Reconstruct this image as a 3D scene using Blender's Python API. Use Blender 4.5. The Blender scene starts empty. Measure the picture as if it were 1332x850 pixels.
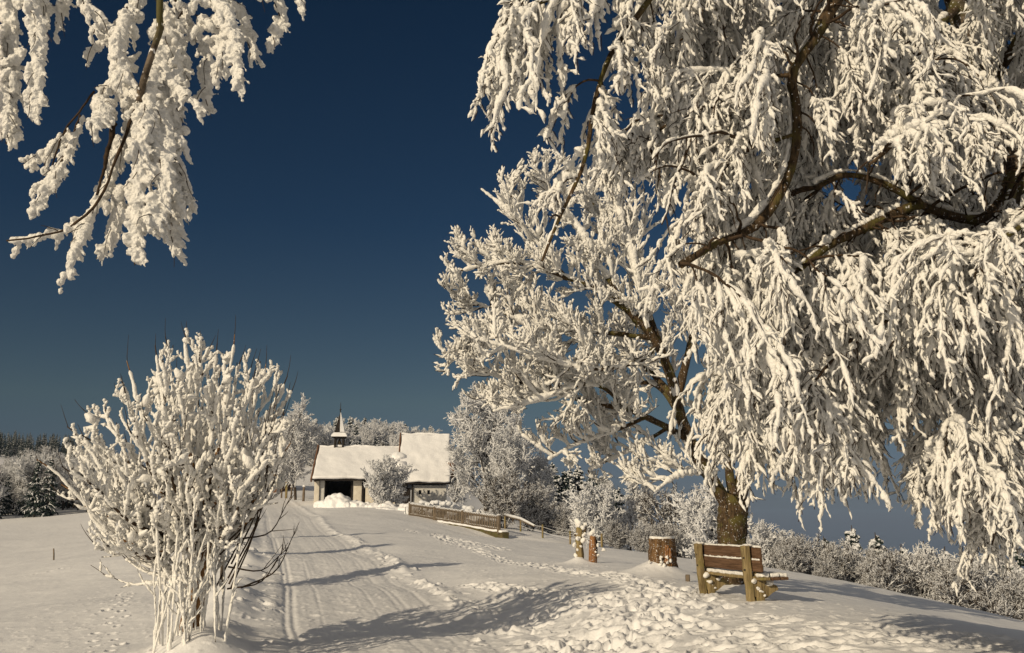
import bpy, bmesh, math
import numpy as np
from mathutils import Vector, noise as mnoise

# ------------------------------------------------------------------ basics
sc = bpy.context.scene
COL = sc.collection
R = math.radians
rng = np.random.default_rng(7)
F = 1250.0; TH = math.atan((680-425)/F)          # focal length in photo pixels, camera tilt
CT, ST = math.cos(TH), math.sin(TH)

def W(px, py, Y):
    """world point seen at photo pixel (px,py) at ground distance Y"""
    a = (px-666)/F; b = (425-py)/F
    s = Y/(CT-b*ST)
    return np.array([a*s, Y, (ST+b*CT)*s])
def PX(P):
    P = np.asarray(P); d = P[..., 1]*CT+P[..., 2]*ST; v = -P[..., 1]*ST+P[..., 2]*CT
    return 666+F*P[..., 0]/d, 425-F*v/d

def tag(o, label=None, cat=None, group=None, kind=None):
    if label: o['label'] = label
    if cat: o['category'] = cat
    if group: o['group'] = group
    if kind: o['kind'] = kind
    return o
def empty(name, loc=(0, 0, 0), rz=0, **k):
    o = bpy.data.objects.new(name, None); COL.objects.link(o)
    o.location = loc; o.rotation_euler = (0, 0, rz); o.empty_display_size = .2
    return tag(o, **k)
def link(name, me, m=None, parent=None, local=False):
    o = bpy.data.objects.new(name, me); COL.objects.link(o)
    if m is not None and len(me.materials) == 0: me.materials.append(m)
    if parent is not None:
        o.parent = parent
        if not local:                      # geometry given in world space
            o.location = Vector((0, 0, 0))-parent.location
            assert abs(parent.rotation_euler.z) < 1e-6
    return o
def mesh_np(name, V, Fq, smooth=True):
    """V (n,3); Fq list of int arrays (m,3) or (m,4)"""
    me = bpy.data.meshes.new(name)
    V = np.ascontiguousarray(V, np.float32)
    me.vertices.add(len(V)); me.vertices.foreach_set('co', V.ravel())
    Fq = [f for f in (Fq if isinstance(Fq, list) else [Fq]) if len(f)]
    loops = np.concatenate([f.ravel() for f in Fq]).astype(np.int32)
    tot = np.concatenate([np.full(len(f), f.shape[1]) for f in Fq])
    st = np.concatenate([[0], np.cumsum(tot)[:-1]]).astype(np.int32)
    me.loops.add(len(loops)); me.loops.foreach_set('vertex_index', loops)
    me.polygons.add(len(tot)); me.polygons.foreach_set('loop_start', st)
    me.update(calc_edges=True)
    me.polygons.foreach_set('use_smooth', np.full(len(tot), smooth))
    me.validate()
    return me
def copy_thing(root, loc, rz=0, sc_=1.0, label=None, group=None):
    r = root.copy(); COL.objects.link(r); r.location = loc; r.rotation_euler = (0, 0, rz)
    r.scale = sc_ if isinstance(sc_, (tuple, list)) else (sc_,)*3
    if label: r['label'] = label
    if group: r['group'] = group
    for ch in list(root.children):
        c = ch.copy(); COL.objects.link(c); c.parent = r
        for g in list(ch.children):
            d = g.copy(); COL.objects.link(d); d.parent = c
    return r

# ------------------------------------------------------------------ materials
def nodes(name):
    m = bpy.data.materials.new(name); m.use_nodes = True
    nt = m.node_tree; b = nt.nodes['Principled BSDF']
    return m, nt, b
def N(nt, t, **k):
    n = nt.nodes.new(t)
    for a, v in k.items():
        if a in n.inputs.keys() if isinstance(a, str) else False: n.inputs[a].default_value = v
        else: setattr(n, a, v)
    return n
def set_in(n, **k):
    for a, v in k.items(): n.inputs[a.replace('_', ' ')].default_value = v
def snow_mat(name, col=(.86, .86, .87), s1=60, s2=9, b1=.4, b2=.5, dist=.02, rough=.55, sss=0):
    m, nt, b = nodes(name); L = nt.links
    g = N(nt, 'ShaderNodeNewGeometry')
    n1 = N(nt, 'ShaderNodeTexNoise'); set_in(n1, Scale=s1, Detail=3.0)
    n2 = N(nt, 'ShaderNodeTexNoise'); set_in(n2, Scale=s2, Detail=4.0)
    for n in (n1, n2): L.new(g.outputs['Position'], n.inputs['Vector'])
    bu1 = N(nt, 'ShaderNodeBump'); set_in(bu1, Strength=b1, Distance=dist)
    bu2 = N(nt, 'ShaderNodeBump'); set_in(bu2, Strength=b2, Distance=dist*4)
    L.new(n2.outputs['Fac'], bu2.inputs['Height'])
    L.new(n1.outputs['Fac'], bu1.inputs['Height']); L.new(bu2.outputs['Normal'], bu1.inputs['Normal'])
    L.new(bu1.outputs['Normal'], b.inputs['Normal'])
    mx = N(nt, 'ShaderNodeMixRGB'); mx.inputs[1].default_value = (*col, 1); mx.inputs[2].default_value = (col[0]*.93, col[1]*.93, col[2]*.94, 1)
    L.new(n2.outputs['Fac'], mx.inputs['Fac']); L.new(mx.outputs['Color'], b.inputs['Base Color'])
    b.inputs['Roughness'].default_value = rough
    b.inputs['Specular IOR Level'].default_value = .25
    if sss: b.inputs['Subsurface Weight'].default_value = .55; b.inputs['Subsurface Radius'].default_value = (1, .92, .8); b.inputs['Subsurface Scale'].default_value = sss
    return m
def wood_mat(name, c1, c2, scale=(20, 20, 3), bump=.5, dist=.01, moss=None, rough=.85, coord='Object', frost=0.0):
    m, nt, b = nodes(name); L = nt.links
    tc = N(nt, 'ShaderNodeTexCoord'); mp = N(nt, 'ShaderNodeMapping'); mp.inputs['Scale'].default_value = scale
    L.new(tc.outputs[coord], mp.inputs['Vector'])
    n1 = N(nt, 'ShaderNodeTexNoise'); set_in(n1, Scale=1.0, Detail=6.0, Roughness=.65)
    L.new(mp.outputs['Vector'], n1.inputs['Vector'])
    cr = N(nt, 'ShaderNodeValToRGB'); cr.color_ramp.elements[0].position = .35; cr.color_ramp.elements[1].position = .68
    cr.color_ramp.elements[0].color = (*c1, 1); cr.color_ramp.elements[1].color = (*c2, 1)
    L.new(n1.outputs['Fac'], cr.inputs['Fac'])
    out = cr.outputs['Color']
    if moss:
        n3 = N(nt, 'ShaderNodeTexNoise'); set_in(n3, Scale=4.0, Detail=4.0); L.new(tc.outputs[coord], n3.inputs['Vector'])
        c3 = N(nt, 'ShaderNodeValToRGB'); c3.color_ramp.elements[0].position = .5; c3.color_ramp.elements[1].position = .62
        L.new(n3.outputs['Fac'], c3.inputs['Fac'])
        mx = N(nt, 'ShaderNodeMixRGB'); L.new(c3.outputs['Color'], mx.inputs['Fac']); L.new(out, mx.inputs[1]); mx.inputs[2].default_value = (*moss, 1)
        out = mx.outputs['Color']
    if frost:
        n4 = N(nt, 'ShaderNodeTexNoise'); set_in(n4, Scale=38.0, Detail=3.0); L.new(tc.outputs[coord], n4.inputs['Vector'])
        c4 = N(nt, 'ShaderNodeValToRGB'); c4.color_ramp.elements[0].position = .66-frost*.1; c4.color_ramp.elements[1].position = .72-frost*.1
        L.new(n4.outputs['Fac'], c4.inputs['Fac'])
        mx = N(nt, 'ShaderNodeMixRGB'); L.new(c4.outputs['Color'], mx.inputs['Fac']); L.new(out, mx.inputs[1]); mx.inputs[2].default_value = (.8, .8, .82, 1)
        out = mx.outputs['Color']
    L.new(out, b.inputs['Base Color'])
    bu = N(nt, 'ShaderNodeBump'); set_in(bu, Strength=bump, Distance=dist)
    L.new(n1.outputs['Fac'], bu.inputs['Height']); L.new(bu.outputs['Normal'], b.inputs['Normal'])
    b.inputs['Roughness'].default_value = rough; b.inputs['Specular IOR Level'].default_value = .2
    return m

M = {}
M['snow'] = snow_mat('snow_ground', (.84, .84, .85), s1=45, s2=3.0, b1=.35, b2=.35, dist=.012)
M['road'] = snow_mat('snow_packed', (.80, .80, .81), s1=70, s2=9, b1=.35, b2=.3, dist=.008)
M['roofsnow'] = snow_mat('snow_roof', (.85, .85, .86), s1=8, s2=1.2, b1=.3, b2=.5, dist=.03)
M['frost'] = snow_mat('rime', (.85, .84, .81), s1=110, s2=35, b1=.7, b2=.6, dist=.007)
M['frostnear'] = snow_mat('rime_near', (.85, .84, .81), s1=420, s2=90, b1=.8, b2=.6, dist=.003)
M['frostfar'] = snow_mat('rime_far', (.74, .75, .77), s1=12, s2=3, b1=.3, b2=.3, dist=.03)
M['twig'] = wood_mat('twig_bark', (.022, .014, .009), (.075, .048, .028), (30, 30, 30), .4, .003)
M['bark'] = wood_mat('bark_dark', (.02, .014, .008), (.13, .085, .045), (26, 26, 5), 1.0, .03, moss=(.10, .085, .025), frost=.15)
M['birch'] = wood_mat('bark_birch', (.03, .022, .016), (.20, .16, .12), (9, 9, 24), .8, .01, moss=(.09, .08, .03), frost=.4)
M['redbark'] = wood_mat('bark_red', (.10, .045, .015), (.30, .17, .07), (22, 22, 6), .9, .015, frost=.3)
M['darkneedle'] = wood_mat('needles', (.012, .022, .022), (.045, .065, .055), (3, 3, 3), .3, .02)
M['bgtwig'] = wood_mat('far_bark', (.035, .028, .022), (.11, .085, .065), (5, 5, 5), .3, .01)

# ------------------------------------------------------------------ noise helpers
def vnoise(x, y, s, seed=0):
    g = np.random.default_rng(seed).random((257, 257))*2-1
    X = x/s; Y = y/s
    xi = np.floor(X).astype(int); yi = np.floor(Y).astype(int)
    fx = X-xi; fy = Y-yi; fx = fx*fx*(3-2*fx); fy = fy*fy*(3-2*fy)
    a = g[xi % 257, yi % 257]; b = g[(xi+1) % 257, yi % 257]; c = g[xi % 257, (yi+1) % 257]; d = g[(xi+1) % 257, (yi+1) % 257]
    return (a*(1-fx)+b*fx)*(1-fy)+(c*(1-fx)+d*fx)*fy
def fbm(x, y, s, o=3, seed=0):
    r = 0; a = 1
    for k in range(o): r = r+a*vnoise(x+13.7*k, y-7.1*k, s/2**k, seed+k); a *= .5
    return r
def sstep(a, b, x):
    t = np.clip((x-a)/(b-a), 0, 1); return t*t*(3-2*t)

# ------------------------------------------------------------------ terrain
CP = [  # px, py, Y : snow surface as read from the photograph
 (430,1000,7.0),(500,850,11.8),(470,800,16),(455,760,22.6),(425,720,31),(405,700,40),(388,680,52),(368,661,75),(352,650,90),(330,646,105),
 (800,850,10),(950,850,9.4),(1332,850,8.9),(1332,838,10.5),(1200,806,12.3),(1060,790,13.2),(950,783,13.8),(915,778,14.8),
 (950,768,16.5),(862,745,20),(763,729,24),(800,770,15.5),(700,790,15.2),(640,800,15.5),(650,760,20),(600,730,27),(700,728,29),
 (560,700,38),(600,697,44),(500,675,57),(470,665,65),(560,680,56),(652,707,54),(620,700,53),(590,691,55),(600,699,51),(575,684,59),(535,672,66),(500,661,74),(430,660,77),(560,657,78),
 (660,693,57),(705,700,55),(760,712,50),(700,694,62),(750,700,60),(820,716,56),(900,735,48),(980,745,42),
 (850,728,34),(800,722,36),(920,742,30),(1000,752,28),(1100,770,25),(1200,793,23.5),(1332,832,20),(1100,760,38),(1200,786,36),(1332,818,34),
 (255,872,10.5),(330,835,11.8),(320,770,19),(325,730,27),(330,700,38),(335,675,55),(180,850,13),(100,850,14),(0,850,15),(-150,850,15),
 (0,790,26),(0,740,45),(0,712,65),(0,686,105),(100,690,80),(200,700,58),(200,760,28),(120,668,118),(200,655,110),(-200,700,80),(-200,690,110),(250,660,90),(90,660,150),(160,648,150),
]
pts = [W(*c) for c in CP]
def far(deg, r, z): pts.append(np.array([r*math.sin(R(deg)), r*math.cos(R(deg)), z]))
for d, r, z in [(-180,3,-1.6),(-120,4,-1.6),(-60,4,-1.65),(0,3,-1.62),(60,4,-1.5),(120,4,-1.5),(180,3,-1.6),
                (-180,20,-1.2),(-120,20,-2),(-70,14,-2.2),(-45,9,-2.1),(70,14,-2),(120,20,-2),(180,20,-1.2),(50,25,-4),(90,40,-8),(-90,50,-4),
                (0,5.5,-1.6),(25,6,-1.3),(-25,6,-1.7),
                (-28,250,5),(-22,240,8),(-14,200,11),(-9,200,12),(-5,230,11),(-2,180,4),(-14,120,3),(-8,120,2.5),(0,110,-1.5),(3,100,-2.5),(0,180,-2),(4,150,-6),(8,100,-8),(8,180,-16),(-4,120,1),(14,80,-9),(20,60,-9),(27,50,-8),(35,60,-14),
                (-28,480,34),(-22,500,30),(-12,400,24),(-5,500,26),(3,500,10),(9,600,-22),(8,300,-30),(16,250,-45),(26,250,-50),(40,250,-55),
                (5.5,600,12),(-28,1200,40),(-10,1200,20),(8,1200,-70),(16,1200,-95),(26,1200,-110),(45,1000,-100),
                (-28,4500,20),(-10,4500,-20),(5,4500,-120),(20,4500,-150),(45,4500,-150),
                (-60,300,5),(-90,300,-5),(-120,300,-10),(180,300,-10),(-180,300,-10),(120,300,-40),(80,300,-50),
                (-90,4500,-50),(180,4500,-80),(-180,4500,-80),(90,4500,-150)]: far(d, r, z)
pts = np.array(pts)
def uv(x, y): return np.log(np.maximum(np.hypot(x, y), .5)), np.arctan2(x, y)
cu, cv = uv(pts[:, 0], pts[:, 1])
cw = np.arcsinh(pts[:, 2]/4)*4
def phi(d2): return d2*np.log(d2+1e-9)*.5
n = len(pts)
A_ = phi((cu[:, None]-cu)**2+(cv[:, None]-cv)**2)+np.eye(n)*2e-3
Q = np.c_[np.ones(n), cu, cv]
K_ = np.block([[A_, Q], [Q.T, np.zeros((3, 3))]])
sol = np.linalg.solve(K_, np.r_[cw, 0, 0, 0])
FA = np.array([-180., -60, -30, -24, -18, -12, -6, -1, 3, 6, 9, 14, 20, 30, 60, 180])
FU = np.log(np.array([100., 150, 200, 260, 400, 480, 650, 1200, 4600]))
FT = np.array([
 [-1, -1, 0, .8, 1.5, 2.2, 2.5, .0, -2, -4.5, -8, -12, -15, -15, -10, -1],
 [-1, 0, 2, 2, 3.5, 6.5, 6, 2.5, -1, -5, -10, -18, -24, -24, -20, -1],
 [-1, 0, 3, 4, 8, 13, 13, 6, -2, -8, -16, -26, -32, -32, -28, -1],
 [-1, 0, 8, 8, 12, 15, 15, 7, -4, -10, -22, -34, -40, -40, -32, -1],
 [-2, 0, 27, 26, 16, 10, 10, 6, 3, 2, -30, -48, -55, -55, -40, -2],
 [-2, 0, 30, 29, 18, 10, 10, 8, 9, 9, -32, -55, -60, -60, -45, -2],
 [-5, -5, 10, 10, 5, 0, 0, 0, 0, -8, -45, -65, -70, -70, -50, -5],
 [-10, -20, -30, -30, -30, -30, -30, -30, -30, -50, -70, -85, -90, -90, -70, -10],
 [-30, -60, -90, -90, -90, -90, -90, -90, -110, -150, -190, -200, -200, -200, -150, -30]], float)
def base(x, y):
    x = np.asarray(x, float); y = np.asarray(y, float); sh = x.shape
    u, v = uv(x.ravel(), y.ravel()); out = sol[n]+sol[n+1]*u+sol[n+2]*v
    for i in range(n): out += sol[i]*phi((u-cu[i])**2+(v-cv[i])**2)
    z = np.sinh(np.clip(out, -14, 9)/4)*4
    r = np.exp(u); k = sstep(100, 170, r); dg = np.degrees(v)
    m = k > 0
    if m.any():
        lu = np.clip(np.interp(u[m], FU, np.arange(len(FU))), 0, len(FU)-1.001); la = np.clip(np.interp(dg[m], FA, np.arange(len(FA))), 0, len(FA)-1.001)
        i = lu.astype(int); j = la.astype(int); fi = lu-i; fj = la-j; fj = fj*fj*(3-2*fj)
        zf = (FT[i, j]*(1-fi)+FT[i+1, j]*fi)*(1-fj)+(FT[i, j+1]*(1-fi)+FT[i+1, j+1]*fi)*fj
        z[m] = z[m]*(1-k[m])+zf*k[m]
    return z.reshape(sh)
# road centre line: (left px, right px, Y)
RL = [(330,1010,7.0,),(388,668,11.8),(374,596,16),(366,540,22.6),(358,484,31),(355,444,40),(351,419,52),(349,392,75),(342,372,90),(315,335,105)]
rc = np.array([[((a+b)/2-666)/F*Y*1.0, Y] for a, b, Y in RL])
rc = np.vstack([[[-.2, -6]], [[-.35, 2]], rc, [[-38, 120]]])
HW = 1.5
ry = np.linspace(-6, 120, 900)
rx = np.interp(ry, rc[:, 1], rc[:, 0])
kk = np.ones(41)/41
rx = np.convolve(np.pad(rx, 20, 'edge'), kk, 'valid')
rs = np.gradient(rx, ry)
rzb = base(rx, ry)
def road_d(x, y):
    xc = np.interp(y, ry, rx); sl = np.interp(y, ry, rs)
    d = (x-xc)/np.sqrt(1+sl**2)
    d = np.where((y > 119) | (y < -6), 99., d)
    return d
DENTS = []
def ground(x, y, fine=True):
    b = base(x, y)
    d = road_d(x, y); zr = np.interp(y-d*np.interp(y, ry, rs)*0, ry, rzb)
    t = sstep(HW-.1, HW+1.3, np.abs(d))
    z = zr*(1-t)+b*t
    rr = np.hypot(x, y)
    nearf = 1-sstep(70, 140, rr)
    # left bank crest beside the road, lumpy berm on the right
    lump = .6+.5*fbm(x, y, .5, 3, 3)
    z = z+nearf*(.20*np.exp(-((d+HW+.75)/.5)**2)*(1+.5*fbm(x, y, 1.2, 2, 8)))
    z = z+nearf*(.10*np.exp(-((d-HW-.15)/.22)**2)*lump+.035*np.exp(-((d+HW+.0)/.15)**2)*lump)
    off = sstep(HW, HW+1.5, np.abs(d))
    z = z+off*(.06*fbm(x, y, 4.0, 3, 11)*np.clip(rr/20, 0, 1)*nearf+.015*fbm(x, y, .9, 3, 12)*nearf)
    z = z+sstep(150, 400, rr)*fbm(x, y, 120., 3, 14)*1.5
    if fine:
        on = 1-sstep(HW-.25, HW, np.abs(d))
        for c, w, h in ((-1.27, .045, .022), (-1.14, .045, .022), (.72, .05, .012), (.60, .05, .010), (-.35, .2, .012), (.2, .03, .008), (-.7, .03, .008), (1.1, .06, .012)):
            wob = .03*vnoise(y, y*0, 3.0, 31)
            z = z-on*h*np.exp(-((d-c-wob)/w)**2)
        z = z+on*(0.003*vnoise(d*0+d, y*.04, .06, 21)+.004*fbm(x, y, .07, 2, 27)+.004*vnoise(d, y*.08, .17, 22)+.008*fbm(x, y, .35, 3, 23)+.012*vnoise(x, y, 1.5, 24))
        z = z+off*.004*fbm(x, y, .12, 2, 25)
    return z
def gz(x, y): return float(ground(np.array([x]), np.array([y]), False)[0])

th = np.concatenate([np.linspace(-math.pi, -.62, 70)[:-1], np.linspace(-.62, .62, 1180), np.linspace(.62, math.pi, 70)[1:]])
rr = np.exp(np.concatenate([np.linspace(math.log(1.2), math.log(7), 90)[:-1], np.linspace(math.log(7), math.log(60), 900)[:-1],
                            np.linspace(math.log(60), math.log(300), 200)[:-1], np.linspace(math.log(300), math.log(4500), 70)]))
TT, RR = np.meshgrid(th, rr); GX = RR*np.sin(TT); GY = RR*np.cos(TT)
GZ = ground(GX, GY)
# footprints and churned snow
DZ = np.zeros_like(GZ)
def dent(x, y, l, w, dep, a, rim=.35):
    r0 = math.hypot(x, y); t0 = math.atan2(x, y); e = 2.4*l
    i0, i1 = np.searchsorted(rr, [r0-e, r0+e]); j0, j1 = np.searchsorted(th, [t0-e/r0, t0+e/r0])
    if i1 <= i0 or j1 <= j0: return
    dx = GX[i0:i1, j0:j1]-x; dy = GY[i0:i1, j0:j1]-y
    p = (dx*math.cos(a)+dy*math.sin(a))/l; q = (-dx*math.sin(a)+dy*math.cos(a))/w
    s = p*p+q*q
    DZ[i0:i1, j0:j1] += -dep*np.exp(-s**4)+dep*rim*np.exp(-((np.sqrt(s)-1.35)/.35)**2)
def trail(P, step=.38, side=.13, jit=.05, dep=.07, l=.15, w=.075):
    P = np.array(P); seg = np.r_[0, np.cumsum(np.hypot(*np.diff(P, axis=0).T))]
    k = 0; s = 0
    while s < seg[-1]:
        x = np.interp(s, seg, P[:, 0]); y = np.interp(s, seg, P[:, 1])
        x2 = np.interp(s+.1, seg, P[:, 0]); y2 = np.interp(s+.1, seg, P[:, 1]); a = math.atan2(y2-y, x2-x)
        sd = side*(1 if k % 2 else -1)
        dent(x-math.sin(a)*sd+rng.normal(0, jit), y+math.cos(a)*sd+rng.normal(0, jit), l*rng.uniform(.8, 1.2), w*rng.uniform(.8, 1.3), dep*rng.uniform(.6, 1.3), a+rng.normal(0, .2))
        s += step*rng.uniform(.8, 1.2); k += 1
def wp(px, py):       # ground point seen at a pixel
    Ys = np.exp(np.linspace(math.log(7), math.log(110), 500)); a = (px-666)/F; b = (425-py)/F
    s = Ys/(CT-b*ST); zz = (ST+b*CT)*s; g = ground(a*s, Ys, False)
    i = np.argmax(g >= zz)
    return (float((a*s)[i]), float(Ys[i]))
for tr in ([(860,772),(800,752),(745,745),(690,735),(640,722),(590,708),(555,695),(530,690)],
           [(880,765),(850,790),(800,815),(750,850)], [(900,770),(860,800),(830,850)], [(870,760),(820,775),(740,790),(690,800),(640,830)],
           [(640,715),(610,706),(570,698)], [(620,760),(700,775),(780,790),(850,800),(900,820)]):
    P = [wp(*p) for p in tr]
    for _ in range(3): trail([(x+rng.normal(0, .12), y+rng.normal(0, .12)) for x, y in P], dep=.06)
for tr in ([(30,750),(60,744),(100,738)], [(130,850),(140,830),(150,800),(165,770)], [(190,850),(220,830)]):
    trail([wp(*p) for p in tr], dep=.05, l=.07, w=.05)
k = 0
while k < 330:           # trampled band between the road and the bench
    px = rng.uniform(590, 1000); py = rng.uniform(752, 850)
    c = 880-(py-752)*1.35
    wgt = math.exp(-((px-c)/(75))**2)+(.20 if px > 640 and py > 790 else .03)
    if py < 765+(abs(px-c))*.02 or rng.random() > wgt: continue
    x, y = wp(px, py); sz = rng.choice([.6, 1, 1, 1.5]); dent(x, y, sz*rng.uniform(.06, .17), sz*rng.uniform(.04, .08), sz**.5*rng.uniform(.02, .07)*(1 if rng.random() < .8 else -.5), rng.uniform(-.6, 1.2)); k += 1
for k in range(160):     # trodden edge towards the right corner
    px = rng.uniform(960, 1332); py = 805+(px-1000)*.09+rng.uniform(-4, 40)
    if py > 849: continue
    x, y = wp(px, py); dent(x, y, rng.uniform(.08, .2), rng.uniform(.05, .1), rng.uniform(.015, .05), rng.uniform(-.4, .4))
for k in range(260):     # crumbs and lumps along the road edges
    y = rng.uniform(9, 45); sd = 1 if rng.random() < .7 else -1
    x = np.interp(y, ry, rx)+sd*(HW+rng.normal(.2, .25)); dent(x, y, rng.uniform(.05, .16), rng.uniform(.04, .1), rng.uniform(-.06, .05), rng.uniform(0, 3.14))
DZ = np.where(DZ > 0, .045*np.tanh(DZ/.045), .11*np.tanh(DZ/.11))*(1+.5*fbm(GX, GY, .15, 2, 77)); CR = np.minimum(np.abs(DZ)/.03, 1); GZ += DZ+CR*.012*fbm(GX, GY, .09, 3, 78)*(1-sstep(20, 40, np.hypot(GX, GY))); del DZ, CR
# drifts heaped round the stumps and the trunk
def heap(x, y, h, s, sx=1.0):
    global GZ
    m = np.hypot((GX-x)/sx, GY-y) < s*4
    GZ[m] += h*np.exp(-(np.hypot((GX[m]-x)/sx, GY[m]-y)/s)**1.5)
ST_P = W(862, 742, 20); PS_P = W(763, 728, 24)
heap(ST_P[0]-.10, ST_P[1], .30, .44); heap(PS_P[0]-.2, PS_P[1], .15, .26)
heap(3.75, 16.6, .12, .5)
GZ += .006*np.clip(fbm(GX, GY, .11, 2, 91)-.55, 0, 1)*4*(1-sstep(25, 45, RR))*(np.abs(road_d(GX, GY)) < 6)
nr, nt_ = GX.shape
V = np.stack([GX, GY, GZ], -1).reshape(-1, 3)
i, j = np.meshgrid(np.arange(nr-1), np.arange(nt_-1), indexing='ij'); a = (i*nt_+j).ravel()
Fq = np.stack([a, a+1, a+nt_+1, a+nt_], 1)[:, ::-1]
c = V[Fq[:, 0]]*.5+V[Fq[:, 2]]*.5
on = (np.abs(road_d(c[:, 0], c[:, 1])) < HW) & (c[:, 1] > -5)
def sub(V, Fm):
    u, inv = np.unique(Fm, return_inverse=True); return V[u], inv.reshape(Fm.shape)
inner = np.arange(nt_-1); 
v_, f_ = sub(V, Fq[~on]); tag(link('ground', mesh_np('ground', v_, f_), M['snow']), kind='structure')
v_, f_ = sub(V, Fq[on]); tag(link('road', mesh_np('road', v_, f_), M['road']), kind='structure')
del V, Fq, GX, GY, TT, RR

# ------------------------------------------------------------------ branch and tube machinery
def unit(v): return v/np.maximum(np.linalg.norm(v, axis=-1, keepdims=True), 1e-9)
def grow(start, dirs, length, K=8, wig=.15, trop=(0, 0, 1), ts=.1, rg=rng):
    n = len(start); P = np.empty((n, K, 3)); P[:, 0] = start; d = unit(dirs); st = (np.asarray(length)/(K-1))[:, None]
    tv = np.array(trop, float)
    for k in range(1, K):
        d = unit(d+rg.normal(0, wig, (n, 3))+tv*ts); P[:, k] = P[:, k-1]+d*st
    return P
def samp(P, t):
    """P (N,K,3), t (N,M) in 0..1 -> points, tangents"""
    K = P.shape[1]; x = np.clip(t, 0, .9999)*(K-1); i = x.astype(int); f = (x-i)[..., None]
    r = np.arange(len(P))[:, None]
    return P[r, i]*(1-f)+P[r, i+1]*f, unit(P[r, i+1]-P[r, i])
def spawn(P, L, m, t0=.15, t1=1.0, ang=(35, 60), lr=(.3, .6), up=0.0, flat=0.0, taper=.5, rg=rng):
    n = len(P); t = t0+(t1-t0)*(np.arange(m)[None]+rg.random((n, m)))/m
    p, T = samp(P, t)
    q = rg.normal(size=p.shape); q = unit(q-T*(q*T).sum(-1, keepdims=True))
    q[..., 2] += up; q[..., 2] *= 1-flat; q = unit(q)
    a = np.radians(rg.uniform(ang[0], ang[1], t.shape))[..., None]
    d = unit(T*np.cos(a)+q*np.sin(a))
    l = np.asarray(L)[:, None]*rg.uniform(lr[0], lr[1], t.shape)*(1-taper*t)
    return p.reshape(-1, 3), d.reshape(-1, 3), l.ravel()
def respl(P, K):
    if P.shape[1] == K: return P
    t = np.linspace(0, 1, K)[None].repeat(len(P), 0); return samp(P, t)[0]
def smooth_path(ctrl, K):
    c = np.array(ctrl, float); s = np.r_[0, np.cumsum(np.linalg.norm(np.diff(c, axis=0), axis=1))]; t = np.linspace(0, s[-1], K)
    m = np.gradient(c, s, axis=0); i = np.clip(np.searchsorted(s, t, 'right')-1, 0, len(s)-2); h = (s[i+1]-s[i])[:, None]; u = ((t-s[i])[:, None])/h
    return (2*u**3-3*u**2+1)*c[i]+(u**3-2*u**2+u)*h*m[i]+(-2*u**3+3*u**2)*c[i+1]+(u**3-u**2)*h*m[i+1]
class Tubes:
    def __init__(s): s.V = []; s.F = []; s.n = 0
    def add(s, P, Rd, S=5, lump=0., jit=0., rg=rng, ell=0., kn=1):
        n, K = P.shape[:2]
        if n == 0: return
        T = np.gradient(P, axis=1); T = unit(T); mt = np.abs(unit(T.mean(1)))
        ref = np.zeros((n, 3)); ref[np.arange(n), mt.argmin(1)] = 1
        u = unit(np.cross(T, ref[:, None])); v = np.cross(T, u)
        an = np.linspace(0, 2*np.pi, S, endpoint=False)
        rad = np.broadcast_to(Rd, (n, K))[:, :, None]*np.ones(S)
        if lump:
            w = rg.normal(0, 1, (n, K, 1)); w2 = rg.normal(0, 1, (n, K, S))
            w[:, 1:-1] = (w[:, :-2]+2*w[:, 1:-1]+w[:, 2:])/2.6
            rad = rad*np.clip(1+lump*w+jit*w2, .25, 2.2)
        c = P[:, :, None]+rad[..., None]*(np.cos(an)[None, None, :, None]*u[:, :, None]*(1+ell)+np.sin(an)[None, None, :, None]*v[:, :, None])
        V = c.reshape(-1, 3)
        b = s.n+(np.arange(n)[:, None, None]*K+np.arange(K-1)[None, :, None])*S
        q = np.arange(S)[None, None]; q2 = (q+1) % S
        Fq = np.stack([b+q, b+q2, b+S+q2, b+S+q], -1).reshape(-1, 4)
        s.V.append(V); s.F.append(Fq); s.n += len(V)
    def mesh(s, name, smooth=True): return mesh_np(name, np.concatenate(s.V), np.concatenate(s.F), smooth)
def taper(n, K, r0, r1):
    return np.asarray(r0).reshape(-1, 1)*np.ones((n, 1))+(np.asarray(r1).reshape(-1, 1)-np.asarray(r0).reshape(-1, 1))*np.linspace(0, 1, K)[None]
WIND = np.array([-.55, -.15, .0])
def frost_tubes(tb, P, r0, r1, K, S, lump=.22, jit=.16, up=.75, wind=.5, cap=True, cut=1.0, rg=rng, wr=.006, t0=0, vary=.33):
    """sleeve of rime round a branch, thicker on the upper and windward side"""
    if len(P) == 0: return
    if cut < 1 or t0 > 0:
        P = samp(P, np.linspace(t0, cut, K)[None].repeat(len(P), 0))[0]
    else: P = respl(P, K)
    n = len(P); Rd = taper(n, K, r0, r1)
    if vary:            # rime comes and goes along the twig
        lo = rg.normal(0, 1, (n, 7)); xx = np.linspace(0, 5.999, K); i_ = xx.astype(int); f_ = xx-i_; f_ = f_*f_*(3-2*f_)
        Rd = Rd*np.clip(1+vary*(lo[:, i_]*(1-f_)+lo[:, np.minimum(i_+1, 6)]*f_), .3, 1.6)
    if cap:
        e = np.ones(K); e[0] = .35; e[-1] = .02; 
        if K > 4: e[-2] = .8; e[1] = .85
        Rd = Rd*e
    T = unit(np.gradient(P, axis=1)); o = np.array([0, 0, up])+WIND*wind
    o = o-T*(T*o).sum(-1, keepdims=True)
    o = o+rg.normal(0, .28, (n, 1, 3))
    tb.add(P+o*np.maximum(Rd-wr, 0)[..., None]*.95, Rd, S, lump, jit, rg)

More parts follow.
